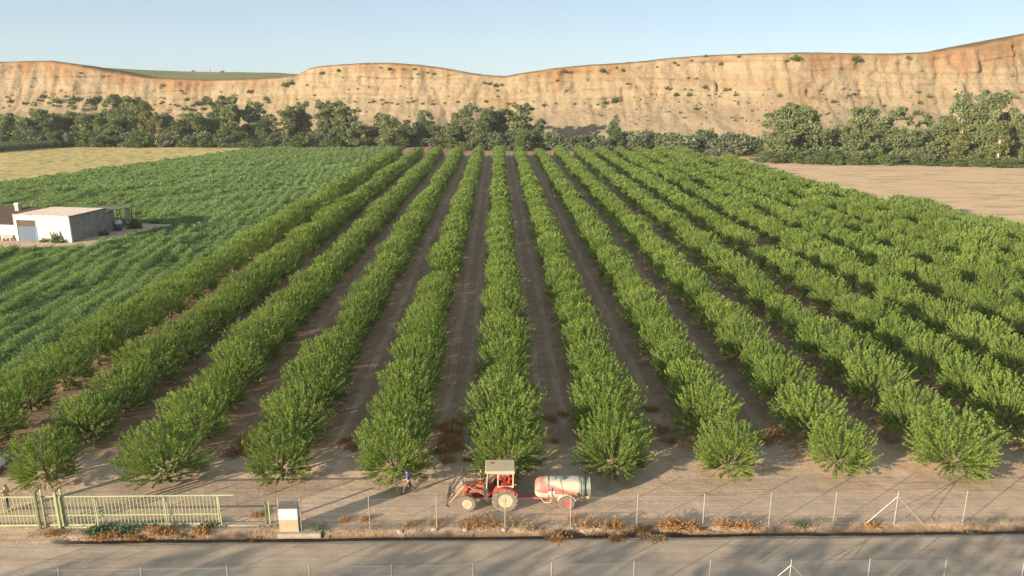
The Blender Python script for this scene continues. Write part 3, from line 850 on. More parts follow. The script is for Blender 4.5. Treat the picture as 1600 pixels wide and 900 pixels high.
for a in [('tall', 35, 312, 90, 342), ('tall', 110, 300, 105, 340), ('grey', 175, 385, 80, 338), ('grey', 255, 330, 95, 344), ('grey', 325, 345, 105, 338), ('dark', 385, 372, 90, 336), ('grey', 435, 358, 85, 342),
          ('tall', 492, 336, 85, 348), ('grey', 560, 385, 130, 334), ('yellow', 620, 345, 70, 346), ('tall', 668, 318, 105, 342), ('tall', 735, 318, 130, 336), ('dark', 820, 320, 115, 342), ('tall', 905, 308, 125, 338),
          ('dark', 995, 365, 60, 338)]:
    mid.append((a[0], *c5(*a[1:4]), a[4]))
mid.append(('dark', 960, 182, 27, 318))
for a in [('bush', 700, 440, 90, 322), ('sbush', 760, 425, 80, 322), ('bush', 830, 415, 80, 320), ('sbush', 895, 425, 70, 320), ('gbush', 935, 418, 80, 318), ('bush', 1000, 430, 80, 322), ('sbush', 1070, 402, 95, 320),
          ('sbush', 1145, 432, 90, 318), ('bush', 1215, 430, 90, 318), ('sbush', 1285, 428, 90, 316), ('bush', 1350, 430, 80, 318), ('sbush', 1435, 405, 110, 316), ('sbush', 1510, 402, 95, 316), ('bush', 1590, 420, 90, 314)]:
    bushes.append((a[0], *c5(*a[1:4]), a[4]))
for a in [('sbush', 50, 478, 150, 300), ('bush', 145, 470, 100, 302), ('sbush', 235, 480, 110, 292), ('sbush', 300, 468, 130, 290), ('bush', 365, 495, 70, 288)]:
    bushes.append((a[0], *c6(*a[1:4]), a[4]))
for a in [('tall', 500, 372, 160, 276), ('grey', 580, 362, 165, 274), ('grey', 530, 450, 170, 270), ('grey', 680, 456, 130, 270), ('grey', 755, 440, 110, 272), ('tall', 845, 375, 150, 276), ('grey', 830, 470, 130, 264),
          ('tall', 960, 384, 170, 272), ('grey', 925, 470, 130, 262), ('grey', 1065, 458, 125, 262), ('tall', 1160, 410, 100, 276), ('tall', 1285, 325, 150, 270), ('grey', 1200, 430, 130, 262), ('yellow', 1305, 450, 150, 256),
          ('tall', 1445, 308, 190, 264), ('grey', 1400, 400, 130, 258), ('yellow', 1480, 440, 120, 252), ('grey', 1560, 378, 120, 256), ('tall', 1620, 380, 130, 256), ('grey', 1700, 420, 140, 254)]:
    east.append((a[0], *c6(*a[1:4]), a[4]))
for i, x in enumerate(range(440, 1620, 62)):
    hedge.append(('gbush' if i % 3 else 'bush', *c6(x + random.uniform(-12, 12), 560 + (x - 440) * .042 + random.uniform(-14, 12), random.uniform(60, 90)), 262 - (x - 440) * .013))
for i, x in enumerate(range(20, 1600, 74)):
    hedge.append(('gbush' if i % 2 else 'sbush', *c4(x + random.uniform(-20, 20), 425 + random.uniform(-20, 22), random.uniform(60, 95)), 343 - x * .004))
pr = random.Random(3)
west.sort(key=lambda a: a[1]); mid.sort(key=lambda a: a[1]); east.sort(key=lambda a: a[1]); bushes.sort(key=lambda a: a[1])
for i, a in enumerate(west):
    plant(a[0], a[1], a[2], a[3], 222, a[4], f"{DESC[a[0]]}, {nth(i + 1)} tree of the belt behind the yellow stubble", group='trees of the belt under the cliff', rnd=pr)
for i, a in enumerate(mid):
    plant(a[0], a[1], a[2], a[3], 226, a[4], f"{DESC[a[0]]}, {nth(i + 1)} in the belt behind the orchard's far end", group='trees of the belt under the cliff', rnd=pr)
for i, a in enumerate(bushes):
    plant(a[0], a[1], a[2], a[3], 226, a[4], f"{DESC[a[0]]}, {nth(i + 1)} in the bush line closing the orchard rows", 'bush', 'bushes at the end of the orchard rows', rnd=pr)
for i, a in enumerate(east):
    plant(a[0], a[1], a[2], a[3], 250, a[4], f"{DESC[a[0]]}, {nth(i + 1)} of the big trees behind the bare field", group='trees behind the bare field', rnd=pr)
ne = nw = 0
for a in hedge:
    if a[1] > 1100: ne += 1; lab = f"{DESC[a[0]]}, {nth(ne)} in the low hedge edging the bare field"
    else: nw += 1; lab = f"{DESC[a[0]]}, {nth(nw)} in the scrub edging the yellow stubble"
    plant(a[0], a[1], a[2], a[3], 230, a[4], lab, 'bush', 'low bushes at the foot of the tree belt', rnd=pr)

# block of low orchard at the far side of the stubble
gv, gt = [], []
p0, p1 = at(-60, 243), at(158, 226)
ang = math.atan2(p1[1] - p0[1], p1[0] - p0[0]); gl = math.hypot(p1[0] - p0[0], p1[1] - p0[1])
for r in range(5):
    for j in range(int(gl / 3.2)):
        a = j * 3.2 + random.uniform(-.4, .4)
        x = p0[0] + math.cos(ang) * a - math.sin(ang) * (2 + r * 4.5); y = p0[1] + math.sin(ang) * a + math.cos(ang) * (2 + r * 4.5)
        V, tt = far_sets[random.randrange(6)]
        gv.append(V[::2] * np.array([.95, .95, .72]) + np.array([x, y, 0])); gt.append(tt[::2] * .6)
o = link_mesh('grove', quads_mesh('grove', np.concatenate(gv), M['olive'], np.concatenate(gt)))
tag(o, 'low dark green grove behind the yellow stubble field', 'grove', kind='stuff')

# ------------------------------------------------------------------ scrub on the cliff
def shrub_mesh(seed, n=90):
    g = np.random.default_rng(seed)
    d = unit(g.normal(size=(n, 3))); d[:, 2] = np.abs(d[:, 2]) * .9
    C = d * g.uniform(.3, 1, (n, 1)) * np.array([1, .8, .9]) * (1 + .3 * np.sin(3 * np.arctan2(d[:, 1], d[:, 0]) + seed))[:, None]
    return quads_mesh('scrub', leaves(C, d + g.normal(size=d.shape) * .6, g.uniform(.35, .6, n), g.uniform(.2, .32, n), g), M['shrub'], np.clip(.4 + g.normal(size=n) * .2, 0, 1))
scrubs = [shrub_mesh(i) for i in range(5)]
spots = []
for x, y, s in [(12, 155, 6), (88, 145, 7), (220, 118, 5), (272, 130, 5), (312, 140, 9), (378, 140, 5), (424, 140, 7), (443, 162, 6), (487, 155, 6), (518, 160, 6), (423, 182, 4), (110, 178, 4), (172, 228, 5),
                (367, 218, 5), (745, 200, 8), (775, 205, 9), (800, 215, 10), (820, 212, 8), (805, 238, 6), (803, 262, 5), (1102, 148, 8), (1080, 192, 7), (1277, 145, 12), (1310, 160, 5), (1375, 142, 9), (1342, 135, 6),
                (1400, 205, 7), (1340, 285, 18), (1300, 292, 10), (1258, 300, 7), (1215, 190, 4), (1575, 228, 9), (1535, 130, 6), (755, 284, 9), (625, 288, 7), (678, 296, 6), (562, 294, 5), (422, 286, 8), (395, 290, 5),
                (465, 296, 8), (300, 290, 8), (278, 280, 6), (245, 288, 8), (228, 290, 5), (160, 285, 6), (180, 330, 8), (1020, 303, 9), (1075, 296, 6), (1160, 296, 7), (1205, 296, 4), (515, 298, 7), (352, 298, 6), (325, 292, 5)]:
    spots.append((500 + x / 2.909, 60 + y / 2.909, s / 2.909))
for x, y, s in [(8, 170, 7), (28, 178, 6), (83, 158, 6), (150, 134, 10), (222, 172, 10), (305, 138, 8), (558, 146, 16), (828, 148, 18), (1062, 146, 9), (76, 238, 6), (110, 238, 7), (148, 278, 10), (12, 312, 12), (74, 312, 10),
                (240, 290, 10), (265, 288, 8), (285, 315, 10), (208, 322, 6), (296, 346, 6), (104, 378, 12), (488, 318, 9), (728, 344, 13), (700, 336, 5), (820, 310, 10), (800, 318, 7), (842, 296, 5), (1118, 302, 8), (1162, 322, 10),
                (1118, 350, 10), (1100, 398, 16), (1285, 292, 6), (1310, 300, 5), (1516, 295, 7), (1565, 325, 7), (1585, 300, 5), (708, 396, 8), (668, 410, 8), (960, 368, 8), (925, 392, 6), (314, 420, 6), (360, 385, 5), (386, 432, 5),
                (425, 386, 5), (530, 356, 4), (434, 320, 4), (180, 466, 5), (860, 330, 4), (905, 352, 4), (1080, 328, 4), (32, 400, 7), (50, 420, 6)]:
    spots.append((1050 + x / 2.909, 40 + y / 2.909, s / 2.909))
for x, y, s in [(205, 268, 14), (270, 290, 18), (350, 278, 18), (430, 288, 24), (460, 282, 16), (545, 290, 16), (920, 296, 16), (960, 286, 16), (1160, 246, 12), (1225, 280, 9), (1240, 295, 8), (1320, 216, 12), (1350, 205, 14), (1490, 160, 9),
                (1570, 148, 8), (752, 216, 7), (375, 160, 6), (50, 290, 12), (110, 300, 10), (310, 268, 8), (1420, 216, 6), (1380, 284, 6)]:
    spots.append((x / 2.963, 60 + y / 2.963, s / 2.963))
sr = random.Random(8)
for _ in range(130):
    spots.append((sr.uniform(960, 1330), sr.uniform(138, 208), sr.uniform(.6, 1.8)))
for _ in range(60):
    spots.append((sr.uniform(0, 420), sr.uniform(150, 172), sr.uniform(1.2, 3.4)))
for _ in range(80):
    spots.append((sr.uniform(0, 960), sr.uniform(135, 185), sr.uniform(.7, 1.7)))
for _ in range(30):
    spots.append((sr.uniform(1330, 1600), sr.uniform(110, 190), sr.uniform(.7, 1.5)))
FX, FY = CPX.ravel(), CPY.ravel(); FP = CP_.reshape(-1, 3); RELF = rel.ravel()
spots.sort(key=lambda q: -q[2]); rest_v, rest_t = [], []
n_shrub = 0
for px, py, s in spots:
    j = int(np.argmin((FX - px) ** 2 + (FY - py) ** 2))
    p = FP[j]
    if p[2] < 1.5: continue
    k = s / 1180 * p[1] * 1.5
    if n_shrub >= 295:
        me = scrubs[sr.randrange(5)]; q = np.empty(len(me.vertices) * 3, np.float32); me.vertices.foreach_get('co', q)
        rest_v.append((q.reshape(-1, 3) * np.array([k * .85, k * .8, k * 1.15]) + np.array([p[0], p[1] - .45 * k, p[2] - .35 * k])).reshape(-1, 4, 3)); continue
    n_shrub += 1
    o = link_mesh('cliff_shrub', scrubs[sr.randrange(5)])
    o.location = (p[0], p[1] - .45 * k, p[2] - .35 * k)
    o.scale = (k * sr.uniform(.65, 1.05), k * .8, k * sr.uniform(1.0, 1.35)); o.rotation_euler = (0, 0, sr.uniform(-.5, .5))
    part = 'low on the pale scree slope' if RELF[j] < .42 else ('on the bare pale cliff face' if RELF[j] < .85 else 'just under the cliff rim')
    tag(o, f"small green shrub clinging {part}", 'shrub', f'green shrubs {part}')

V = np.concatenate(rest_v); o = link_mesh('cliff_scrub', quads_mesh('cliff_scrub', V, M['shrub'], sr.random() * .2 + .4 + np.zeros(len(V))))
tag(o, 'tiny scattered scrub dotting the pale cliff', 'scrub', kind='stuff')

# two far trees and a pylon-like mast on the plateau
for px, py, s in ((302, 112.5, 2.2), (348, 113, 2.6)):
    x0, y0, z0 = ray(px, py); k = 795 / y0
    o = link_mesh('far_tree', shrub_mesh(90 + px)); o.location = (x0 * k, 795, H + z0 * k - .5); o.scale = (s, s, s * 1.2)
    tag(o, 'small dark tree on the plateau skyline' + (' beside the mast' if px < 320 else ' apart from the mast'), 'tree')
x0, y0, z0 = ray(329, 113.5); k = 795 / y0
mb = MB(); mb.path([(0, 0, -1), (0, 0, 6)], [.28, .16], 6); mb.bar((-.9, 0, 5.2), (.9, 0, 5.2), .2)
o = mb.build('mast', M['slate']); o.location = (x0 * k, 795, H + z0 * k); tag(o, 'thin dark mast standing on the plateau skyline', 'mast')

# ------------------------------------------------------------------ dry tufts and weeds
def tuft_mesh(name, seed, mat, n=150, spread=1.0, L=.55, W=.045):
    g = np.random.default_rng(seed)
    ph = g.uniform(0, 6.28, n); el = g.uniform(.15, 1.3, n)
    A = np.stack([np.cos(ph) * np.cos(el), np.sin(ph) * np.cos(el), np.sin(el)], -1)
    P0 = np.stack([g.normal(size=n) * .28 * spread, g.normal(size=n) * .2 * spread, np.zeros(n)], -1)
    l = L * g.uniform(.5, 1.1, n)
    C = P0 + A * l[:, None] * .5
    V = [leaves(C, A, l, np.full(n, W), g)]; T_ = [np.clip(.5 + g.normal(size=n) * .22, 0, 1)]
    # side twigs
    for q in range(2):
        B = P0 + A * (l * g.uniform(.5, 1.0, n))[:, None]
        D = unit(A + g.normal(size=A.shape) * .8)
        V.append(leaves(B + D * .07, D, np.full(n, .2), np.full(n, W), g)); T_.append(np.clip(.55 + g.normal(size=n) * .22, 0, 1))
    V = np.concatenate(V); V[..., 2] = np.maximum(V[..., 2], .005)
    return quads_mesh(name, V, M[mat], np.concatenate(T_))
dry = [tuft_mesh('dry_tuft', i, 'dry') for i in range(4)]
straw = [tuft_mesh('straw_tuft', 20 + i, 'dryp') for i in range(3)]
green = [tuft_mesh('weed', 30 + i, 'weed', 170, 1.2, .45, .07) for i in range(3)]
tl = [(82, 834, 'd', 1.0, .5), (150, 838, 'd', .9, .6), (195, 832, 'w', 1.1, .9), (165, 828, 'w', 1.2, .9), (145, 833, 'w', 1.0, .8), (175, 837, 'd', 1.1, .8), (208, 837, 'd', .9, .8), (228, 838, 'd', .9, .8), (247, 834, 'd', 1.1, 1.0), (240, 822, 'w', .8, .6), (262, 834, 'd', .9, .8),
      (280, 836, 's', .9, .8), (315, 834, 'd', 1.0, .9), (322, 824, 'w', 1.0, .7), (350, 838, 's', .9, .6), (392, 838, 'd', 1.25, 1.15), (403, 806, 'd', .8, .6), (540, 812, 'd', .8, .6), (570, 812, 'd', .8, .6), (500, 826, 'w', .9, .6), (565, 840, 's', 1.1, .6), (642, 821, 'd', .9, .7), (683, 819, 'd', 1.0, .7),
      (733, 822, 'd', 1.3, 1.0), (745, 818, 'd', 1.2, 1.0), (757, 822, 'd', 1.2, .9), (772, 820, 'd', 1.1, .8), (798, 821, 's', 1.2, .9), (830, 827, 's', 1.1, .7), (868, 842, 'd', 1.2, .7), (886, 830, 'd', .9, .7), (897, 813, 'd', .9, .6), (922, 822, 'd', 1.2, 1.1), (938, 830, 'd', .9, .8),
      (960, 824, 'd', 1.1, 1.2), (965, 843, 'd', .9, .6), (1003, 828, 'd', 1.2, .9), (1012, 842, 's', 1.0, .6), (1045, 826, 'd', 1.4, 1.1), (1058, 822, 'd', 1.3, 1.1), (1078, 826, 'd', 1.2, 1.0), (1068, 832, 'd', 1.1, .8), (1132, 824, 'd', 1.1, 1.0), (1166, 825, 'd', 1.1, .9), (1030, 843, 's', .9, .5), (1252, 822, 'w', .9, .5), (1362, 823, 'd', 1.0, .6), (1330, 832, 's', 1.0, .5), (1515, 833, 's', 1.0, .5), (1290, 833, 's', .9, .5), (1440, 833, 's', .9, .5), (700, 836, 's', .9, .5), (850, 834, 's', .9, .6), (985, 836, 's', .9, .6), (1105, 834, 's', .9, .6), (1200, 834, 's', .9, .6)]
tl.sort(key=lambda a: a[0])
cnt = {}
tr_ = random.Random(4)
for px, py, kd, sx_, sz_ in tl:
    x, y = at(px, py)
    me = {'d': dry, 's': straw, 'w': green}[kd][tr_.randrange(3)]
    nm = {'d': 'dry_tuft', 's': 'straw_tuft', 'w': 'weed'}[kd]
    seg = 'below the green gate' if px < 350 else 'near the meter cabinet' if px < 600 else 'below the tractor and sprayer' if px < 935 else 'along the ditch past the sprayer'
    cnt[(kd, seg)] = cnt.get((kd, seg), 0) + 1
    o = link_mesh(nm, me); o.location = (x, y, gz1(x, y) - .01); o.scale = (sx_ * .82, sx_ * .75, sz_ * .85); o.rotation_euler = (0, 0, tr_.uniform(-.6, .6))
    tag(o, f"{ {'d': 'orange dry tuft', 's': 'pale straw tuft', 'w': 'blue-green weed'}[kd] }, {nth(cnt[(kd, seg)])} from the gate end {seg}", {'d': 'dry grass', 's': 'dry grass', 'w': 'weed'}[kd], 'weeds and dry tufts along the ditch')
bl = [(372, 708, 1.6), (385, 690, 1.4), (395, 702, 1.2), (660, 722, 1.2), (690, 705, 1.5), (700, 690, 1.6), (712, 698, 1.5), (705, 676, 1.4), (722, 660, 1.3), (690, 668, 1.1), (700, 720, 1.1), (735, 718, 1.0), (858, 655, 1.0), (880, 648, .9), (866, 690, .8), (1016, 640, 1.1), (1035, 672, 1.2), (1048, 690, 1.2), (1195, 690, 1.2), (1215, 680, 1.2), (1375, 660, 1.1), (1392, 690, .9), (540, 690, 1.0), (552, 700, 1.0)]
for i, (px, py, s) in enumerate(sorted(bl)):
    x, y = at(px, py)
    o = link_mesh('dry_brush', dry[i % 4]); o.location = (x, y, gz1(x, y) - .02); o.scale = (s, s, s * .6); o.rotation_euler = (0, 0, i * 1.3)
    tag(o, f"dry orange brush, {nth(i + 1)} counted from the gate, lying between the first orchard trees", 'dry brush', 'dry brush between the orchard rows')

# short dry grass on the verge
gv_ = np.random.default_rng(44); n = 9000
vx = gv_.uniform(DITCH_X - 3, 46, n); vy = 39.25 + gv_.normal(size=n) * .38
m = (fbm(vx * .5, vy * 1.2, 91, 3) > .40) & (vy > 38.4) & (vy < 40.6); vx, vy = vx[m], vy[m]; n = len(vx)
an = gv_.uniform(0, 6.28, n); A_ = np.stack([np.cos(an) * .6, np.sin(an) * .6, gv_.uniform(.4, 1.2, n)], -1)
ll = gv_.uniform(.10, .26, n)
C_ = np.stack([vx, vy, gz(vx, vy) + ll * .3], -1)
o = link_mesh('verge_grass', quads_mesh('verge_grass', leaves(C_, A_, ll, np.full(n, .03), gv_), M['dryp'], np.clip(.4 + gv_.normal(size=n) * .25, 0, 1)))
tag(o, 'short dry grass scattered along the bank between track and ditch', 'grass', kind='stuff')

# stones by the ditch
def rock(seed):
    g = np.random.default_rng(seed); mb = MB()
    prof = []; n = 9
    vs = []; fs = []
    for i in range(5):
        a = -1.2 + i * .62
        for k in range(n):
            b = 6.283 * k / n; q = g.uniform(.8, 1.15)
            vs.append((math.cos(a) * math.cos(b) * q, math.cos(a) * math.sin(b) * q, math.sin(a) * .75 * q + .3))
    for i in range(4):
        for k in range(n): fs.append((i * n + k, i * n + (k + 1) % n, (i + 1) * n + (k + 1) % n, (i + 1) * n + k))
    fs += [tuple(range(n - 1, -1, -1)), tuple(range(4 * n, 5 * n))]
    mb.add(vs, fs); return mb.build('stone', M['concrete'], smooth=False)
for i, (px, py, s, w) in enumerate([(625, 831, .28, 'pale rounded stone in the ditch between two fence posts'), (679, 829, .34, "pale concrete lump at the foot of the post by the tractor's loader"), (788, 829, .27, "small pale stone at the foot of the post in front of the tractor"), (893, 826, .25, "small pale stone at the foot of the post by the sprayer wheel"), (727, 829, .26, 'small grey stone beside the orange tufts below the tractor'), (1308, 830, .3, 'flat pale stone at the foot of the post before the braced one')]):
    x, y = at(px, py); o = rock(i); o.location = (x, y, gz1(x, y) - .03); o.scale = (s * .62, s * .5, s * .5); tag(o, w, 'stone')

# ------------------------------------------------------------------ fences
def chain(mb, x0, x1, y, z0, z1, step, w):
    h = z1 - z0
    for sgn in (1, -1):
        n = int((x1 - x0 + h) / step)
        for i in range(n):
            xa = x0 - h + i * step
            a, b = xa, xa + h
            za, zb = (z0, z1)
            if a < x0: za += x0 - a; a = x0
            if b > x1: zb -= b - x1; b = x1
            if zb - za < .02: continue
            if sgn < 0: a2, b2 = x0 + x1 - a, x0 + x1 - b
            else: a2, b2 = a, b
            dx, dz = b2 - a2, zb - za; l = math.hypot(dx, dz); px_, pz_ = -dz / l * w / 2, dx / l * w / 2
            yy = y + sgn * .003
            P = [(a2 - px_, yy, za - pz_), (b2 - px_, yy, zb - pz_), (b2 + px_, yy, zb + pz_), (a2 + px_, yy, za + pz_)]
            mb.add(P + [(p[0], yy + w, p[2]) for p in P], [(0, 1, 2, 3), (7, 6, 5, 4), (0, 4, 5, 1), (2, 6, 7, 3)])
def fence(label, posts, y, h, braced, chainlink, hollow=True):
    f = thing('wire_fence', label, 'fence', (0, y, 0))
    for i, x in enumerate(posts):
        z0 = gz1(x, y)
        mb = MB(); mb.path([(x, 0, z0 - .2), (x, 0, z0 + h)], .026, 8)
        mb.lathe([(.0, h + z0 + .0), (.032, h + z0 + .005), (.03, h + z0 + .03), (.0, h + z0 + .04)], 'z', (x, 0, 0), 8)
        mb.build('post', M['steelpost'], f, smooth=True)
        if i in braced:
            for d in (-1, 1):
                mb = MB(); mb.path([(x, 0, z0 + h * .86), (x + d * 1.75, .0, gz1(x + d * 1.75, y) + .02)], .024, 7); mb.build('brace', M['steelpost'], f, smooth=True)
    mb = MB()
    for z in (h - .08, h * .52, .12):
        mb.path([(posts[0], -.03, z), (posts[-1], -.03, z)], .004, 4)
    mb.build('wire', M['wire'], f)
    if chainlink:
        mb = MB(); chain(mb, posts[0], posts[-1], .03, .08, h - .06, *chainlink); mb.build('wire_mesh', M['wire'], f)
    return f
fy = 39.15
px_posts = [470, 577, 682, 789, 892, 997, 1102, 1207, 1310, 1408, 1518]
posts = [at(p + (p - 800) * -.012, 826)[0] for p in px_posts]
posts = [posts[0] - 4.0 + 2.75] + posts[0:]
posts = sorted(set(round(p, 3) for p in posts))
while posts[-1] < 40: posts.append(posts[-1] + 3.95)
fence('tall thin wire fence of pale posts along the ditch behind the tractor track', posts, fy, 2.15, [posts.index(p) for p in posts if abs(p - at(1408, 826)[0]) < .8][:1], (.11, .0032))
ny = 32.9
near_px = [98, 224, 357, 484, 612, 739, 862, 992, 1112, 1240, 1365, 1487]
nposts = [at(p, 880, 2.1)[0] for p in near_px]
nposts = [nposts[0] - 8, nposts[0] - 4] + nposts + [nposts[-1] + 4, nposts[-1] + 8]
fence('low fence of wire mesh and short posts on the near side of the gravel road', nposts, ny, 2.1, [nposts.index(p) for p in nposts if abs(p - at(1240, 880, 2.1)[0]) < .5], (.075, .0036))

# ------------------------------------------------------------------ gate
def gate_panel(name, label, x0, x1, y, h, step, top_over=0.0, stays=()):
    t = thing(name, label, 'gate', ((x0 + x1) / 2, y, 0.06)); a, b = x0 - (x0 + x1) / 2, x1 - (x0 + x1) / 2
    MB().box(((a + b + top_over) / 2, 0, h - .03), (b - a + top_over, .07, .07)).build('top_rail', M['gate_pale'], t, bevel=.006)
    MB().box(((a + b) / 2, -.005, h * .36), (b - a, .07, .07)).build('middle_rail', M['gate_green'], t, bevel=.006)
    MB().box(((a + b) / 2, 0, .06), (b - a, .09, .10)).build('bottom_rail', M['gate_pale'], t, bevel=.006)
    mb = MB(); n = int((b - a) / step)
    for i in range(1, n):
        x = a + (b - a) * i / n
        mb.box((x, .012, (.11 + h - .065) / 2), (.032, .022, h - .175))
    mb.build('picket_bars', M['gate_pale'], t)
    for x in (a + .035, b - .035): MB().box((x, .004, (h - .065 + .11) / 2), (.075, .06, h - .176)).build('end_post', M['gate_green'], t, bevel=.006)
    for s in stays:
        xs_ = s - (x0 + x1) / 2
        mb = MB(); mb.bar((xs_ - .12, -.06, h - .1), (xs_ + .06, -.32, -.08), .05, .05); mb.build('stay', M['gate_pale'], t)
    return t
gy_ = 39.95
gx0, gx1 = at(104, 818)[0], at(346, 818)[0]
gate_panel('sliding_gate', 'long green picket gate with an overhanging pale top rail, beside the meter cabinet', gx0, gx1, gy_, 1.95, .21, .95, [at(160, 820)[0], at(266, 820)[0], at(348, 822)[0]])
lx1 = at(70, 818)[0]
gate_panel('sliding_gate', 'green picket gate panel across the entrance in front of the man in yellow', lx1 - 5.2, lx1 - .1, gy_ + .02, 1.95, .21)
gate_panel('sliding_gate', 'narrow green picket panel between the two tall gate posts', at(75, 818)[0] + .05, at(98, 818)[0], gy_ + .02, 1.95, .21)
for px, mt, lab in ((71, 'gate_dark', 'dark green twin gate post beside the entrance panel'), (101, 'gate_green', 'light green twin gate post at the start of the long gate')):
    x = at(px, 820)[0]
    t = thing('gate_post', lab, 'gate post', (x, gy_, gz1(x, gy_)), 0, 'twin guide posts of the sliding gate')
    MB().box((0, -.24, 1.16), (.13, .10, 2.42)).build('front_upright', M[mt], t, bevel=.008)
    MB().box((0.02, .26, 1.16), (.11, .09, 2.42)).build('rear_upright', M['gate_pale' if mt == 'gate_dark' else 'gate_green'], t, bevel=.008)
    MB().box((.01, .02, 2.41), (.13, .62, .06)).build('cross_tie', M['slate'], t, bevel=.005)
    mb = MB(); mb.lathe([(.05, -.06), (.06, -.05), (.06, .05), (.05, .06)], 'z', (0, -.14, 2.12), 12); mb.build('guide_roller', M['black'], t, smooth=True)
x = at(421, 817)[0]
t = thing('gate_post', 'short green post standing alone beside the meter cabinet', 'gate post', (x, 39.9, gz1(x, 39.9)))
MB().box((-.07, 0, .75), (.10, .10, 1.5)).build('dark_upright', M['gate_dark'], t, bevel=.006); MB().box((.09, .06, .75), (.11, .08, 1.5)).build('pale_upright', M['gate_green'], t, bevel=.006)
# concrete beam the gate runs on
MB().box(((gx0 + gx1) / 2 + 2.2, gy_, .02), (gx1 - gx0 + 5.2, .34, .14)).build('gate_track', M['concrete'], bevel=.01)
tag(bpy.data.objects['gate_track'], 'concrete strip under the long green gate', 'kerb')

# meter cabinet
x0, x1 = at(441, 825)[0], at(471, 825)[0]
t = thing('meter_cabinet', 'white electric meter cabinet on a stained beige plinth under a dark cap', 'cabinet', ((x0 + x1) / 2, 39.35, .02))
w = x1 - x0 - .02
MB().box((0, 0, .42), (w, .62, .84)).build('plinth', M['cabinet_base'], t, bevel=.015)
MB().box((0, -.004, 1.20), (w - .02, .60, .72)).build('door', M['cabinet_white'], t, bevel=.012)
MB().box((0, -.31, 1.2), (w - .16, .012, .58)).build('door_panel', M['cabinet_white'], t, bevel=.004)
MB().box((0, 0.02, 1.60), (w + .06, .78, .075)).build('cap', M['slate'], t, bevel=.012)
xa, xb = at(436, 832)[0], at(503, 832)[0]
mb = MB().box(((xa + xb) / 2, 38.93, -.06), (xb - xa, .30, .30)); o = mb.build('culvert_kerb', M['concrete'], bevel=.02); tag(o, 'low ochre concrete kerb below the meter cabinet', 'kerb')

# ------------------------------------------------------------------ tractor
def wheel(parent, c, r, w, rimr, rubber, rimmat, lugs, name='wheel'):
    """rim disc as the part, tyre as its sub-part; axle along Y"""
    cx_, cy_, cz_ = c
    mb = MB()
    mb.lathe([(rimr, -w * .36), (rimr * 1.02, -w * .40), (rimr * .92, -w * .36), (rimr * .80, -w * .02), (rimr * .60, .0), (rimr * .56, -w * .26), (rimr * .3, -w * .28), (.02, -w * .28)], 'y', c, 28)
    mb.lathe([(rimr, w * .36), (rimr * 1.02, w * .40), (rimr * .92, w * .36), (rimr * .80, w * .18), (rimr * .42, w * .12), (rimr * .40, w * .26), (.02, w * .27)], 'y', c, 28)
    for k in range(8):
        a = 6.283 * k / 8; mb.box((cx_ + math.cos(a) * rimr * .31, cy_ - w * .275, cz_ + math.sin(a) * rimr * .31), (.03, .03, .03))
    p = mb.build(name, M[rimmat], parent, smooth=True)
    mb = MB(); mb.lathe([(rimr * .24, -w * .26), (rimr * .24, -w * .38), (rimr * .12, -w * .40), (.005, -w * .41)], 'y', c, 16); mb.build('hub', M['rust' if rimmat == 'rim_cream' else 'rim_red'], p, smooth=True)
    mb = MB()
    mb.lathe([(rimr * .99, -w * .38), (rimr * 1.1, -w * .46), (r * .86, -w * .5), (r * .94, -w * .46), (r * .965, -w * .3), (r * .97, 0), (r * .965, w * .3), (r * .94, w * .46), (r * .86, w * .5), (rimr * 1.1, w * .46), (rimr * .99, w * .38)], 'y', c, 40, caps=False)
    for k in range(lugs):
        for sd in (-1, 1):
            a = 6.283 * (k + (.5 if sd > 0 else 0)) / lugs
            M3 = Matrix.Rotation(-a, 3, 'Y')
            # a slanted bar from the shoulder to the middle
            q = M3 @ Vector((r * .975, sd * w * .25, 0))
            Rz = M3 @ Matrix.Rotation(sd * .65, 3, 'X')
            mb.box(Vector(c) + q, (r * .075, w * .56, r * .085), Rz)
            q2 = M3 @ Vector((r * .93, sd * w * .47, 0)); mb.box(Vector(c) + q2, (r * .13, w * .08, r * .085), M3)
    mb.build('tyre', M[rubber], p, smooth=False)
    return p
TX, TY = at(789, 797)[0], 41.2 + .80
tz = 0.0
tr = thing('tractor', 'old orange tractor with a cream cab roof and black front loader, parked on the track', 'tractor', (TX, TY, gz1(TX, TY) - .02))
for sd in (-1, 1):
    wheel(tr, (0, sd * .76, .78), .79, .44, .44, 'rubber', 'rim_cream', 17)
    wheel(tr, (-2.34, sd * .74, .55), .56, .32, .31, 'rubber', 'rim_cream', 15)
mb = MB(); mb.box((-1.4, 0, .78), (2.3, .42, .46)); mb.box((-.1, 0, .8), (.9, .5, .6)); mb.box((-2.35, 0, .62), (.34, .5, .3)); mb.path([(-2.34, -.62, .56), (-2.34, .62, .56)], .07, 8); mb.path([(0, -.6, .78), (0, .6, .78)], .11, 10)
mb.box((-1.25, -.3, .62), (.6, .2, .24)); mb.box((-1.25, .3, .62), (.6, .2, .24))
mb.build('chassis', M['red'], tr, bevel=.02)
mb = MB(); mb.prism([(-2.62, 1.0), (-2.66, 1.34), (-2.56, 1.46), (-1.05, 1.58), (-1.0, 1.0)], -.31, .31); mb.build('bonnet', M['orange'], tr, bevel=.05, seg=3)
mb = MB(); mb.box((-2.672, 0, 1.18), (.03, .46, .3)); [mb.box((-2.69, 0, 1.07 + i * .055), (.014, .44, .02)) for i in range(5)]; mb.build('grille', M['black'], tr)
for sd in (-1, 1): mb = MB(); mb.lathe([(.02, -2.725), (.075, -2.72), (.085, -2.68)], 'x', (0, sd * .17, 1.36), 12); mb.build('headlight', M['lamp'], tr, smooth=True)
mb = MB(); mb.box((-1.75, -.318, 1.3), (1.1, .014, .14)); mb.build('side_vent', M['black'], tr)
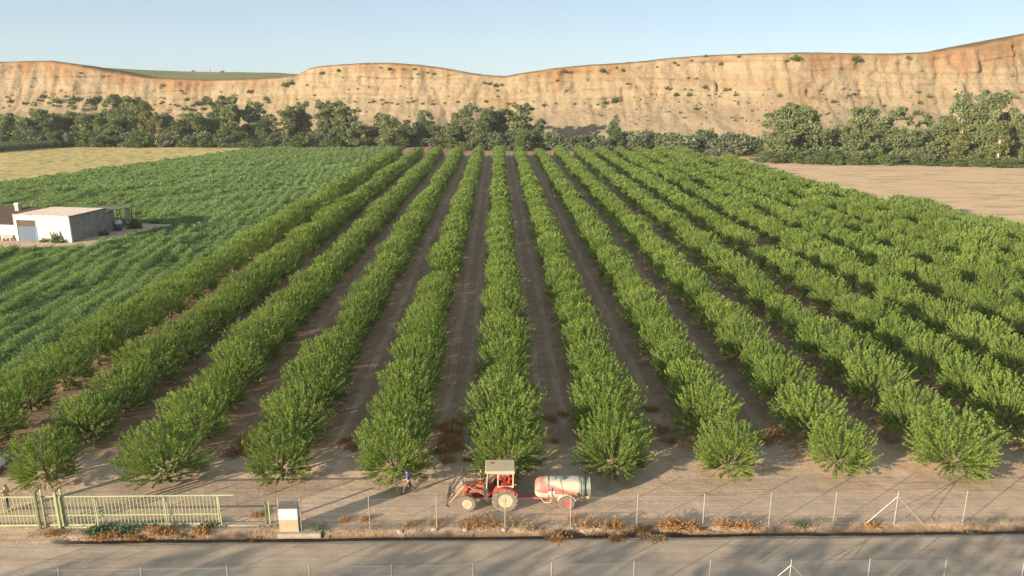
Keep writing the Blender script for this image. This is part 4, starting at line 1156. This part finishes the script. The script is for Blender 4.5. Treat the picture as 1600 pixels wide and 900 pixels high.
for sd in (-1, 1):
    poly = [(math.cos(a) * .93, .78 + math.sin(a) * .86) for a in np.linspace(R(28), R(140), 10)]
    poly += [(math.cos(a) * .86, .76 + math.sin(a) * .80) for a in np.linspace(R(140), R(28), 10)]
    mb = MB(); mb.prism(poly, sd * .52, sd * .99); mb.box((-.02, sd * .5, 1.32), (1.15, .05, .46)); mb.build('mudguard', M['red'], tr, bevel=.01)
mb = MB(); mb.box((-.75, 0, 1.05), (1.0, .95, .07)); mb.box((-.9, 0, 1.3), (.2, .62, .55)); mb.build('dashboard', M['red'], tr, bevel=.02)
for sd in (-1, 1): MB().box((-.95, sd * .44, .75), (.34, .22, .05)).box((-.95, sd * .44, .52), (.3, .2, .04)).build('step', M['black'], tr)
# cab frame
RF = 2.62
mb = MB()
for sd in (-1, 1):
    mb.bar((-.42, sd * .66, 1.55), (-.42, sd * .66, RF - .08), .075, .075); mb.bar((.5, sd * .66, 1.5), (.5, sd * .66, RF - .08), .075, .075)
    mb.bar((-1.12, sd * .60, 1.45), (-1.05, sd * .64, RF - .08), .055, .055)
    mb.bar((-.45, sd * .66, 1.58), (.53, sd * .66, 1.58), .06, .13); mb.bar((-.42, sd * .663, RF - .16), (.5, sd * .663, RF - .16), .05, .07)
mb.bar((.5, -.66, 1.6), (.5, .66, 1.6), .06, .1); mb.bar((-1.08, -.62, RF - .12), (-1.08, .62, RF - .12), .05, .05)
mb.build('cab_frame', M['white_frame'], tr, bevel=.006)
mb = MB(); mb.box((-.28, 0, RF), (1.80, 1.52, .10), top=(.97, .96)); mb.box((-.28, -.745, RF - .075), (1.76, .03, .10)); mb.box((-1.165, 0, RF - .075), (.03, 1.46, .1)); mb.build('cab_roof', M['cream'], tr, bevel=.025, seg=3)
mb = MB(); mb.box((-.85, .25, RF + .075), (.14, .14, .06)); mb.build('beacon', M['redseat'], tr, bevel=.02)
mb = MB(); mb.box((.02, 0, 1.42), (.5, .5, .13)); mb.box((.27, 0, 1.72), (.12, .5, .55), Matrix.Rotation(.14, 3, 'Y')); mb.build('seat', M['redseat'], tr, bevel=.04, seg=3)
mb = MB(); n = 20; mb.path([(-.62 + .19 * math.cos(a) * .5, .19 * math.sin(a), 1.78 + .19 * math.cos(a) * .85) for a in np.linspace(0, 6.283, n)], .016, 6, caps=False); mb.path([(-.62, 0, 1.78), (-.86, 0, 1.5)], .02, 6); mb.build('steering_wheel', M['black'], tr, smooth=True)
mb = MB(); mb.path([(-1.5, .2, 1.5), (-1.5, .2, 2.15), (-1.46, .2, 2.25)], .04, 8); mb.build('exhaust_pipe', M['rust'], tr, smooth=True)
# loader
ld = MB()
for sd in (-1, 1):
    ld.prism([(-1.22, .62), (-1.02, .62), (-1.0, 1.5), (-.98, 2.2), (-1.12, 2.22), (-1.34, 1.35)], sd * .50 - .03, sd * .50 + .03)
    ld.bar((-1.05, sd * .5, 2.14), (-2.62, sd * .5, 2.22), .08, .10); ld.bar((-1.1, sd * .5, 1.62), (-2.55, sd * .5, 1.86), .06, .07); ld.bar((-2.6, sd * .5, 2.24), (-2.5, sd * .5, 1.55), .07, .09)
    ld.bar((-2.62, sd * .5, 2.22), (-3.42, sd * .5, .92), .08, .11)
    ld.bar((-1.75, sd * .5, 2.16), (-1.75, sd * .5, 1.7), .05, .06)
for q in ((-2.58, 2.2), (-1.75, 2.14), (-3.38, .98)): ld.path([(q[0], -.55, q[1]), (q[0], .55, q[1])], .045, 8)
loader = ld.build('loader', M['black'], tr, bevel=.008)
for i, yv in enumerate((-.72, -.36, 0, .36, .72)):
    mb = MB(); mb.bar((-2.46, yv, 1.70 - .05 * (i % 2)), (-3.36, yv, .62), .075, .055); mb.build('fork_bar', M['rust' if i == 0 else 'greybar'], loader, bevel=.006)
for sd in (-1, 1): mb = MB(); mb.bar((-1.25, sd * .57, 1.0), (-2.5, sd * .57, 1.75), .055, .055); mb.build('ram', M['greybar'], loader)
mb = MB()
for sd in (-1, 1): mb.bar((-3.40, sd * .62, 1.12), (-3.58, sd * .62, .32), .09, .16); mb.bar((-3.58, sd * .62, .34), (-3.40, sd * .62, .24), .07, .10)
mb.bar((-3.44, -.8, .95), (-3.44, .8, .95), .09, .09); mb.bar((-3.56, -.8, .4), (-3.56, .8, .4), .07, .07)
mb.build('carriage', M['black'], loader, bevel=.008)

# ------------------------------------------------------------------ sprayer trailer
SX, SY = at(884, 790)[0], 41.95
sp = thing('sprayer_trailer', 'faded red and cream tank sprayer with a rear fan, hitched behind the tractor', 'sprayer', (SX, SY, gz1(SX, SY) - .01))
tx0, tx1 = -1.92, .92
prof = []
mb = MB(); n = 28; vs = []; fs = []
st = [(tx0, .30, -.12), (tx0 + .03, .62, -.06), (tx0 + .12, .82, -.02), (tx0 + .3, .95, 0), (-.9, 1.0, 0), (0, 1.0, 0), (tx1 - .22, 1.0, 0), (tx1 - .06, .97, 0), (tx1, .9, 0)]
for x, k, dz in st:
    for j in range(n):
        a = 6.283 * j / n
        ca, sa = math.cos(a), math.sin(a)
        e = .62
        yy = math.copysign(abs(ca) ** e, ca) * .60 * k; zz = math.copysign(abs(sa) ** e, sa) * .59 * k
        if x > -.9: zz = zz if zz > 0 else zz * 1.0
        vs.append((x, yy, 1.21 + zz + dz))
for i in range(len(st) - 1):
    for j in range(n): fs.append((i * n + j, i * n + (j + 1) % n, (i + 1) * n + (j + 1) % n, (i + 1) * n + j))
fs += [tuple(range(n - 1, -1, -1)), tuple(range((len(st) - 1) * n, len(st) * n))]
mb.add(vs, fs); tank = mb.build('tank', M['tank'], sp, smooth=True)
mb = MB(); mb.lathe([(.23, 1.785), (.25, 1.81), (.25, 1.85), (.2, 1.88), (.04, 1.89)], 'z', (-.25, 0, 0), 20); mb.build('lid', M['fan'], tank, smooth=True)
mb = MB(); mb.path([(-.95, -.16, 1.76), (-.65, -.16, 1.82), (-.65, .16, 1.82), (-.95, .16, 1.76)], .015, 6); mb.build('hand_rail', M['black'], tank)
for x in (-1.1, -.22):
    pts = []
    for a in np.linspace(R(-65), R(245), 26):
        ca, sa = math.cos(a), math.sin(a); e = .62
        sl = (.0 if x < -.5 else .25) * -sa * .6
        pts.append((x + sl, math.copysign(abs(ca) ** e, ca) * .608, 1.21 + math.copysign(abs(sa) ** e, sa) * .598))
    mb = MB(); mb.path(pts, .014, 5); mb.build('strap', M['black'], tank)
MB().box((-.92, -.61, 1.13), (.42, .014, .24)).build('label_plate', M['cabinet_white'], tank, bevel=.004)
mb = MB(); mb.lathe([(.07, -.012), (.08, 0), (.05, .012)], 'y', (.70, -.622, 1.0), 16, (1, 2.0)); mb.build('port', M['black'], tank, smooth=True)
mb = MB(); mb.box((-.3, 0, .58), (2.4, .5, .10)); mb.box((.2, 0, .5), (.2, 1.1, .12)); mb.path([(0, -.6, .46), (0, .6, .46)], .05, 8); mb.bar((.85, -.45, .62), (.95, -.45, .48), .1); mb.build('frame', M['rim_red'], sp, bevel=.01)
mb = MB()
mb.bar((-3.35, 0, .52), (-1.45, .22, .56), .08, .1); mb.bar((-3.35, 0, .52), (-1.45, -.22, .56), .08, .1); mb.path([(-3.5, 0, .52), (-3.3, 0, .52)], .05, 8); mb.build('drawbar', M['rim_red'], sp, bevel=.008)
mb = MB(); mb.path([(-3.3, .05, .8), (-2.4, .02, .72), (-1.6, .05, .85)], .022, 6); mb.build('hose', M['black'], sp, smooth=True)
mb = MB(); mb.path([(-1.55, -.3, .62), (-1.35, -.42, .38), (-1.0, -.45, .38), (-.9, -.45, .6)], .03, 6); mb.build('skid_hoop', M['rim_cream'], sp, smooth=True)
for sd in (-1, 1): wheel(sp, (0, sd * .66, .47), .48, .26, .23, 'rubber', 'rim_red', 22)
for sd in (-1, 1):
    poly = [(math.cos(a) * .58, .50 + math.sin(a) * .56) for a in np.linspace(R(15), R(165), 12)] + [(math.cos(a) * .53, .49 + math.sin(a) * .52) for a in np.linspace(R(165), R(15), 12)]
    mb = MB(); mb.prism(poly, sd * .50, sd * .80); mb.build('mudguard', M['rim_cream'], sp, bevel=.008)
mb = MB(); mb.lathe([(.30, .93), (.60, .94), (.62, 1.0), (.60, 1.12), (.52, 1.16), (.52, 1.32), (.55, 1.36), (.55, 1.42), (.50, 1.43), (.49, 1.30), (.1, 1.28)], 'x', (0, 0, 1.22), 30); mb.build('fan_housing', M['fan'], sp, smooth=True)
mb = MB(); mb.lathe([(.50, 1.425), (.565, 1.425), (.57, 1.455), (.50, 1.455), (.50, 1.425)], 'x', (0, 0, 1.22), 30, caps=False)
for q in (.14, .26, .38): mb.path([(1.45, q * math.cos(a), 1.22 + q * math.sin(a)) for a in np.linspace(0, 6.283, 25)], .008, 4, caps=False)
mb.bar((1.45, -.5, 1.22), (1.45, .5, 1.22), .02); mb.bar((1.45, 0, .72), (1.45, 0, 1.72), .02)
mb.build('fan_grille', M['rim_cream'], sp)
mb = MB(); mb.box((1.3, -.1, .56), (.34, .26, .2)); mb.build('pump', M['rust'], sp, bevel=.03)

# ------------------------------------------------------------------ people
def skin_mesh(name, verts, edges, rad, mat, parent, root=0, sub=2):
    me = bpy.data.meshes.new(name); me.from_pydata(verts, edges, [])
    o = link_mesh(name, me, parent)
    md = o.modifiers.new('skin', 'SKIN'); md.use_smooth_shade = True
    if not me.skin_vertices:
        bpy.context.view_layer.objects.active = o
    sv = me.skin_vertices[0].data
    for i, r in enumerate(rad):
        sv[i].radius = (r, r) if isinstance(r, (int, float)) else r
        sv[i].use_root = (i == root)
    s = o.modifiers.new('sub', 'SUBSURF'); s.levels = sub; s.render_levels = sub
    dg = bpy.context.evaluated_depsgraph_get()
    ev = bpy.data.meshes.new_from_object(o.evaluated_get(dg))
    o.modifiers.clear(); o.data = ev; ev.materials.clear(); ev.materials.append(mat)
    ev.polygons.foreach_set('use_smooth', [True] * len(ev.polygons))
    return o
def person(label, loc, rz, pose, shirt, trouser, extra=None):
    """local: faces -Y... built facing +X, y to the figure's left"""
    p = thing('person', label, 'person', loc, rz)
    hip, chest, neck, head = [Vector(pose[k]) for k in ('hip', 'chest', 'neck', 'head')]
    V = [hip, (hip + chest) / 2, chest, neck, head + Vector((0, 0, -.10)), head + Vector((.0, 0, .02)), head + Vector((-.01, 0, .09))]
    E = [(0, 1), (1, 2), (2, 3), (3, 4), (4, 5), (5, 6)]
    Rr = [.13, .125, .14, .055, .062, .088, .06]
    # nose
    V.append(head + Vector((.105, 0, -.01))); E.append((5, 7)); Rr.append(.018)
    for s in (1, -1):
        i = len(V); V.append(head + Vector((-.0, s * .098, .0))); E.append((5, i)); Rr.append(.018)   # ears
    arms = {}
    for key, s in (('l', 1), ('r', -1)):
        sh = chest + Vector((0, s * .175, .10)); el, wr = Vector(pose['elbow_' + key]), Vector(pose['wrist_' + key])
        i = len(V); V += [sh, el, wr]; E += [(2, i), (i, i + 1), (i + 1, i + 2)]; Rr += [.058, .043, .029]
        d = (wr - el).normalized(); palm = wr + d * .085
        V.append(palm); E.append((i + 2, i + 3)); Rr.append((.036, .022))
        side = d.cross(Vector((0, 0, 1)));
        side = side.normalized() if side.length > .1 else Vector((0, 1, 0))
        dn = side.cross(d)
        for q, ln in ((-.03, .06), (-.01, .075), (.01, .07), (.03, .055)):
            j = len(V); a = palm + side * q + d * .03; V += [a, a + d * ln * .6 + dn * .012, a + d * ln + dn * .035]; E += [(i + 3, j), (j, j + 1), (j + 1, j + 2)]; Rr += [.010, .009, .008]
        j = len(V); a = wr + d * .05 + side * -.035; V += [a, a + d * .035 + side * -.025]; E += [(i + 2, j), (j, j + 1)]; Rr += [.011, .009]
        arms[key] = (sh, el, wr)
    legs = {}
    for key, s in (('l', 1), ('r', -1)):
        th = hip + Vector((0, s * .095, -.05)); kn, an, toe = [Vector(pose[k + '_' + key]) for k in ('knee', 'ankle', 'toe')]
        i = len(V); V += [th, kn, an, an * .4 + toe * .6 + Vector((0, 0, -.01)), toe]; E += [(0, i), (i, i + 1), (i + 1, i + 2), (i + 2, i + 3), (i + 3, i + 4)]; Rr += [.088, .055, .036, .036, .03]
        legs[key] = (th, kn, an, toe)
    skin_mesh('body', V, E, Rr, M['skin'], p)
    V = [hip + Vector((0, 0, .0)), (hip + chest) / 2, chest, chest * .35 + neck * .65]; E = [(0, 1), (1, 2), (2, 3)]; Rr = [(.155, .125), (.155, .125), (.165, .135), .075]
    for key in 'lr':
        sh, el, wr = arms[key]; i = len(V); V += [sh, sh * .3 + el * .7]; E += [(2, i), (i, i + 1)]; Rr += [.078, .062]
    skin_mesh('shirt', V, E, Rr, M[shirt], p)
    V = [hip + Vector((0, 0, .04)), hip + Vector((0, 0, -.03))]; E = [(0, 1)]; Rr = [(.15, .12), (.15, .125)]
    for key in 'lr':
        th, kn, an, toe = legs[key]; i = len(V); V += [th, kn, an * .95 + kn * .05]; E += [(1, i), (i, i + 1), (i + 1, i + 2)]; Rr += [.105, .075, .062]
    skin_mesh('trousers', V, E, Rr, M[trouser], p)
    for key in 'lr':
        th, kn, an, toe = legs[key]
        skin_mesh('shoe', [an + Vector((-.03, 0, -.04)), an * .5 + toe * .5 + Vector((0, 0, -.01)), toe], [(0, 1), (1, 2)], [.05, .05, .038], M['shoe'], p)
    skin_mesh('hair', [head + Vector((-.045, 0, .0)), head + Vector((-.02, 0, .085)), head + Vector((.05, 0, .095))], [(0, 1), (1, 2)], [.085, .085, .05], M['hair'], p)
    for s in (1, -1):
        mb = MB(); mb.lathe([(.002, -.006), (.011, 0), (.002, .006)], 'x', tuple(head + Vector((.083, s * .032, .02))), 8); mb.build('eye', M['black'], p)
    mb = MB(); mb.box(tuple(head + Vector((.078, 0, -.062))), (.012, .045, .008)); mb.build('mouth', M['redseat'], p)
    if extra: extra(p)
    return p
walk = dict(hip=(0, 0, .93), chest=(.04, 0, 1.33), neck=(.07, 0, 1.5), head=(.12, 0, 1.63),
            elbow_l=(.10, .24, 1.12), wrist_l=(.34, .17, 1.08), elbow_r=(.12, -.24, 1.13), wrist_r=(.36, -.14, 1.1),
            knee_l=(.26, .10, .50), ankle_l=(.36, .09, .09), toe_l=(.54, .09, .045), knee_r=(-.12, -.10, .50), ankle_r=(-.46, -.10, .13), toe_r=(-.33, -.11, .04))
wx_, wy_ = at(639, 771)
person('man in a blue shirt and brown trousers striding along the track toward the gate', (wx_, wy_, gz1(wx_, wy_) - .01), R(188), walk, 'blue', 'trouser')
stand = dict(hip=(0, 0, .95), chest=(.0, 0, 1.36), neck=(.02, 0, 1.53), head=(.07, 0, 1.655),
             elbow_l=(.06, .25, 1.12), wrist_l=(.28, .12, 1.22), elbow_r=(.06, -.25, 1.12), wrist_r=(.30, -.08, 1.26),
             knee_l=(.03, .10, .51), ankle_l=(-.01, .10, .09), toe_l=(.16, .12, .045), knee_r=(.03, -.10, .51), ankle_r=(.0, -.11, .09), toe_r=(.17, -.13, .045))
def phone(p): MB().box((.42, .0, 1.30), (.012, .075, .15), Matrix.Rotation(-.5, 3, 'Y')).build('phone', M['phone'], p, bevel=.004)
px_, py_ = at(9, 802)
person('man in a pale yellow shirt standing behind the gate looking at a phone', (px_, py_ + .3, gz1(px_, py_ + .3)), R(-8), stand, 'yshirt', 'teal')
ph = MB().box((0, 0, 0), (.012, .075, .15), Matrix.Rotation(-.5, 3, 'Y')).build('phone', M['phone'], None, bevel=.004)
ph.location = (px_ + .42, py_ + .3 - .08, 1.31 + gz1(px_, py_ + .3)); tag(ph, 'pale phone held by the man in yellow behind the gate', 'phone')

# ------------------------------------------------------------------ white car at the edge
vx = at(0, 742)[0]
car = thing('parked_car', 'white car parked under the end tree of the outer row, mostly cut off', 'car', (vx - 1.98, 46.6, 0.0))
mb = MB(); mb.prism([(-2.1, .35), (-2.15, .62), (-2.05, .86), (-1.2, .95), (1.3, .98), (2.0, .95), (2.1, .7), (2.05, .35)], -.86, .86); mb.build('body', M['carwhite'], car, bevel=.07, seg=3)
mb = MB(); mb.prism([(-1.25, .93), (-.6, 1.42), (.9, 1.46), (1.75, .95)], -.72, .72); mb.build('cabin', M['glass'], car, bevel=.05, seg=3)
mb = MB(); mb.prism([(-.62, 1.40), (-.5, 1.46), (.85, 1.50), (.98, 1.43)], -.70, .70); mb.build('roof', M['carwhite'], car, bevel=.02)
for xw in (-1.35, 1.35):
    for sd in (-1, 1):
        mb = MB(); mb.lathe([(.02, -.09), (.2, -.1), (.21, .1), (.02, .09)], 'y', (xw, sd * .80, .32), 18); w_ = mb.build('wheel', M['greybar'], car, smooth=True)
        mb = MB(); mb.lathe([(.2, -.1), (.30, -.115), (.325, -.07), (.325, .07), (.30, .115), (.2, .1)], 'y', (xw, sd * .80, .32), 24); mb.build('tyre', M['rubber_black'], w_, smooth=True)
for sd in (-1, 1): MB().box((2.085, sd * .62, .78), (.05, .3, .14)).build('tail_light', M['redseat'], car, bevel=.01)
MB().box((2.1, 0, .48), (.08, 1.66, .16)).build('bumper', M['slate'], car, bevel=.03)

# ------------------------------------------------------------------ farm buildings
BA = R(-10)
barn = thing('barn', 'whitewashed flat barn with a blue boarded door and grey side wall', 'building', (-71.0, 125.0, .1), BA)
# local: u to the left is negative x, depth +y
BW, BD, BH = 10.4, 9.0, 4.55
th = .3
mb = MB()
dx0, dx1, dh = -9.9, -6.3, 3.6
mb.box((dx1 / 2, th / 2, BH / 2), (-dx1, th, BH)); mb.box(((-BW + dx0) / 2, th / 2, BH / 2), (BW + dx0, th, BH)); mb.box(((dx0 + dx1) / 2, th / 2, (BH + dh) / 2), (dx1 - dx0, th, BH - dh))
mb.build('front_wall', M['limewash'], barn)
mb = MB(); mb.prism([(0, 0), (0, 0)], 0, 0) if False else None
mb.box((-.16, BD / 2 + th / 2, BH / 2 - .12), (th, BD - th, BH - .24)); mb.box((-BW + .16, BD / 2 + th / 2, BH / 2 - .12), (th, BD - th, BH - .24)); mb.box((-BW / 2, BD - .15, BH / 2 - .12), (BW - 2 * th - .04, th, BH - .24))
mb.build('side_wall', M['rendergrey'], barn)
mb = MB(); mb.box((-BW / 2, BD / 2 + .2, BH - .16), (BW - .1, BD - .2, .12)); 
for i in range(9): mb.box((-BW / 2, .5 + i * (BD - .6) / 8.6, BH - .09), (BW - .12, .07, .03))
mb.build('roof', M['rooffibre'], barn, bevel=.01)
MB().box((.06, BD / 2 + .25, BH - .2), (.08, BD - .1, .2)).build('roof_edge', M['slate'], barn)
MB().box(((dx0 + dx1) / 2, .12, 1.27), (dx1 - dx0 - .04, .1, 2.54)).build('door', M['bluedoor'], barn)
MB().box(((dx0 + dx1) / 2, .08, 3.06), (dx1 - dx0 - .02, .1, 1.02)).build('door_header', M['brownboard'], barn)
MB().box((dx1 - .07, -.03, 1.3), (.14, .1, 2.6)).build('door_jamb', surf('bright_blue_paint', (.10, .22, .42), .15, 3, .6), barn)
# lean-to behind
lean = thing('lean_to_shed', 'dark tin lean-to on thin posts against the back of the barn', 'shed', (-71.0, 125.0, .1), BA)
mb = MB(); mb.box((-2.4, BD + 3.3, 3.85), (6.6, 6.4, .09), Matrix.Rotation(-.05, 3, 'X')); mb.build('roof', M['slate'], lean)
for x, y in ((.6, BD + 3.0), (.6, BD + 6.2), (-5.4, BD + 6.2), (-2.3, BD + 6.2)):
    mb = MB(); mb.box((x, y, 1.85), (.12, .12, 3.7)); mb.build('post', M['bark'], lean)
mb = MB(); mb.box((-.2, BD + 1.2, 1.85), (.14, 2.2, 3.65)); mb.build('wall_panel', M['rendergrey'], lean)
mb = MB(); mb.box((.3, BD + 5.5, 2.2), (.05, 1.4, 2.8)); mb.build('tin_sheet', M['greybar'], lean)
def loc(u, w, z=.1): return (-71 + u * ux + w * wx, 125 + u * uy + w * wy, z)
t = thing('water_drum', 'blue drum with a white cover beside the lean-to', 'drum', loc(.55, BD + 2.2, .13))
mb = MB(); mb.lathe([(.5, 0), (.55, .05), (.55, .6), (.57, .62), (.55, .64), (.55, 1.2), (.5, 1.25)], 'z', (0, 0, 0), 20); mb.build('drum_body', surf('blue_drum', (.03, .06, .16), .2, 3, .5), t, smooth=True)
mb = MB(); mb.lathe([(.62, 1.26), (.66, 1.36), (.62, 1.8), (.45, 1.95), (.02, 1.98)], 'z', (0, 0, 0), 20); mb.build('cover', M['cabinet_white'], t, smooth=True)
cot = thing('cottage', 'low white cottage with an old brown tiled roof joined to the barn', 'building', (-71.0, 125.0, .1), BA)
c0, c1, ch = -24.0, -BW - .02, 2.75
mb = MB()
wl = [(c0, -14.5), (-13.45, c1)]
mb.box(((c0 - 14.6) / 2, .35, ch / 2), (-14.6 - c0, .3, ch)); mb.box(((-13.5 + c1) / 2, .35, ch / 2), (c1 + 13.5, .3, ch)); mb.box((-14.05, .35, 2.42), (1.1, .3, .66)); mb.box((c0 + .15, 3.5, ch / 2), (.3, 6, ch)); mb.box(((c0 + c1) / 2, 6.6, ch / 2 + .6), (c1 - c0, .3, ch + 1.2))
mb.build('wall', M['limewash'], cot)
mb = MB(); mb.prism([(c0 - .2, 0), (c1 - .02, 0), (c1 - .02, .12), (c0 - .2, .12)], 0, 1) if False else None
sl = math.atan2(1.75, 6.8)
mb.box(((c0 + c1) / 2 - .1, 3.35, ch + .98), (c1 - c0 - .06, 7.2, .14), Matrix.Rotation(sl, 3, 'X')); roof = mb.build('roof', M['tiles'], cot)
MB().box((-14.05, .42, 1.04), (.98, .08, 2.04)).build('door', M['glass'], cot); MB().box((-14.05, .36, .55), (.4, .05, .6)).build('door_patch', M['cabinet_white'], cot)
mb = MB(); mb.box((-14.0, 5.4, 4.55), (.75, .75, 1.5)); chim = mb.build('chimney', M['cabinet_base'], roof)
mb = MB(); mb.box((-14.0, 5.4, 5.36), (.95, .95, .1)); mb.box((-14.0, 5.4, 5.55), (.7, .7, .1)); mb.box((-14.28, 5.4, 5.45), (.12, .6, .12)); mb.box((-13.72, 5.4, 5.45), (.12, .6, .12)); mb.build('chimney_cap', M['cabinet_white'], roof)
bn = thing('bench', 'grey stone bench against the cottage wall beside the blue door', 'bench', loc(-11.9, -.25, .13), BA)
MB().box((0, 0, .42), (1.9, .5, .1)).build('seat', M['concrete'], bn, bevel=.01)
for s in (-1, 1): MB().box((s * .75, 0, .19), (.2, .42, .36)).build('leg', M['concrete'], bn)
MB().box((0, .24, .72), (1.9, .09, .5)).build('backrest', M['concrete'], bn, bevel=.01)
for (u, w, s, h, lab) in ((-2.7, -.55, .95, 2.0, 'tall dark shrub against the white barn wall'), (-1.75, -.5, .75, 1.0, 'low dark shrub near the corner of the white barn'), (-5.0, -.5, .7, 1.0, 'small dark shrub beside the blue barn door')):
    o = link_mesh('wall_shrub', shrub_mesh(60 + int(s * 10), 160)); o.location = loc(u, w); o.scale = (s, s * .6, h); o.data.materials[0] = M['olive']; tag(o, lab, 'shrub')
for (u, w, s, h, lab) in ((.9, 6.8, .9, 1.2, 'green shrub beside the grey side wall of the barn'), (1.8, 13.8, 1.5, 2.0, 'bright green shrub beside the lean-to posts')):
    o = link_mesh('wall_shrub', shrub_mesh(70 + int(s * 10), 160)); o.location = loc(u, w); o.scale = (s, s * .8, h); tag(o, lab, 'shrub')

# ------------------------------------------------------------------ trees on the near side of the road (their shade lies on the road)
RB = []
SHADE = []
for i in range(3):
    V_, t__, cen_ = clump_tree(901 + i, 11.6, 9.5, 130, 34, .5, .06, 'round')
    RB.append((quads_mesh('crown', V_, M['olive'], t__), wood('trunk', 3 + i, 11.6, 9.5, cen_, 'bark', .28)))
spots_ = [(-96, 1), (-90, .95), (-84.5, 1), (-79, .92), (-73.5, 1.0), (-68, .96), (-63.5, .9), (-54.5, .98), (-49.5, .92), (-44.5, 1.0), (-35.5, .95), (-30.5, 1.0), (-25.5, .93), (-20, 1.0), (-14.5, .95), (-9, 1.0), (-4, .92), (2, .98)]
for i, (x, s) in enumerate(spots_):
    r = thing('roadside_tree', f"bushy dark roadside tree on the camera side of the road, {nth(i + 1)} along it", 'tree', (x, 8 + (i % 3) * .7, 0), i * 1.7, 'bushy trees lining the near side of the road')
    for nm, me in zip(('crown', 'trunk'), RB[i % 3]):
        c = link_mesh(nm, me, r); c.scale = (s, s, s)

# ------------------------------------------------------------------ thin evening haze
hm = bpy.data.materials.new('thin_haze'); hm.use_nodes = True; ht = hm.node_tree; ht.nodes.clear()
ho = ht.nodes.new('ShaderNodeOutputMaterial'); hv = ht.nodes.new('ShaderNodeVolumePrincipled')
hv.inputs['Color'].default_value = (.86, .91, .96, 1); hv.inputs['Density'].default_value = HAZE; hv.inputs['Anisotropy'].default_value = 0.0
ht.links.new(hv.outputs[0], ho.inputs['Volume'])
hz = MB().box((0, 500, 44), (1500, 1320, 92)).build('haze', hm)
tag(hz, 'thin pale evening haze over the whole valley', 'haze', kind='stuff')

# ------------------------------------------------------------------ sky, sun, camera
w = bpy.data.worlds.new('World'); sc.world = w; w.use_nodes = True
nt = w.node_tree; nt.nodes.clear()
sky = nt.nodes.new('ShaderNodeTexSky'); sky.sky_type = 'NISHITA'; sky.sun_disc = False
sky.sun_elevation = SUN_EL; sky.sun_rotation = SUN_AZ
sky.altitude = 50; sky.air_density = .6; sky.dust_density = .3; sky.ozone_density = 1.5
bg = nt.nodes.new('ShaderNodeBackground'); bg.inputs[1].default_value = .056
wo = nt.nodes.new('ShaderNodeOutputWorld'); mx = nt.nodes.new('ShaderNodeMix'); mx.data_type = 'RGBA'; mx.inputs[0].default_value = .58
nt.links.new(sky.outputs[0], mx.inputs[6]); mx.inputs[7].default_value = (3.7, 4.45, 4.8, 1)      # high thin haze evens out the clear sky
nt.links.new(mx.outputs[2], bg.inputs[0]); nt.links.new(bg.outputs[0], wo.inputs[0])
L = bpy.data.lights.new('sun', 'SUN'); L.energy = 4.3; L.angle = R(.5); L.color = (1.0, .83, .61)
so = bpy.data.objects.new('sun', L); COL.objects.link(so)
sd = Vector((math.sin(SUN_AZ) * math.cos(SUN_EL), math.cos(SUN_AZ) * math.cos(SUN_EL), math.sin(SUN_EL)))
so.rotation_euler = (-sd).to_track_quat('-Z', 'Y').to_euler(); so.location = (-60, -60, 60)

cd = bpy.data.cameras.new('camera'); cam = bpy.data.objects.new('camera', cd); COL.objects.link(cam); sc.camera = cam
cd.sensor_width = 36; cd.sensor_fit = 'HORIZONTAL'; cd.lens = 36 * F; cd.clip_start = .5; cd.clip_end = 6000
cam.location = (0, 0, H); cam.rotation_euler = (R(90) - PITCH, 0, -YAW)
sc.view_settings.view_transform = 'Standard'; sc.view_settings.look = 'None'; sc.view_settings.gamma = 1.0; sc.view_settings.exposure = 1.6
sc.view_settings.use_curve_mapping = False
sc.cycles.max_bounces = 6; sc.cycles.transparent_max_bounces = 4
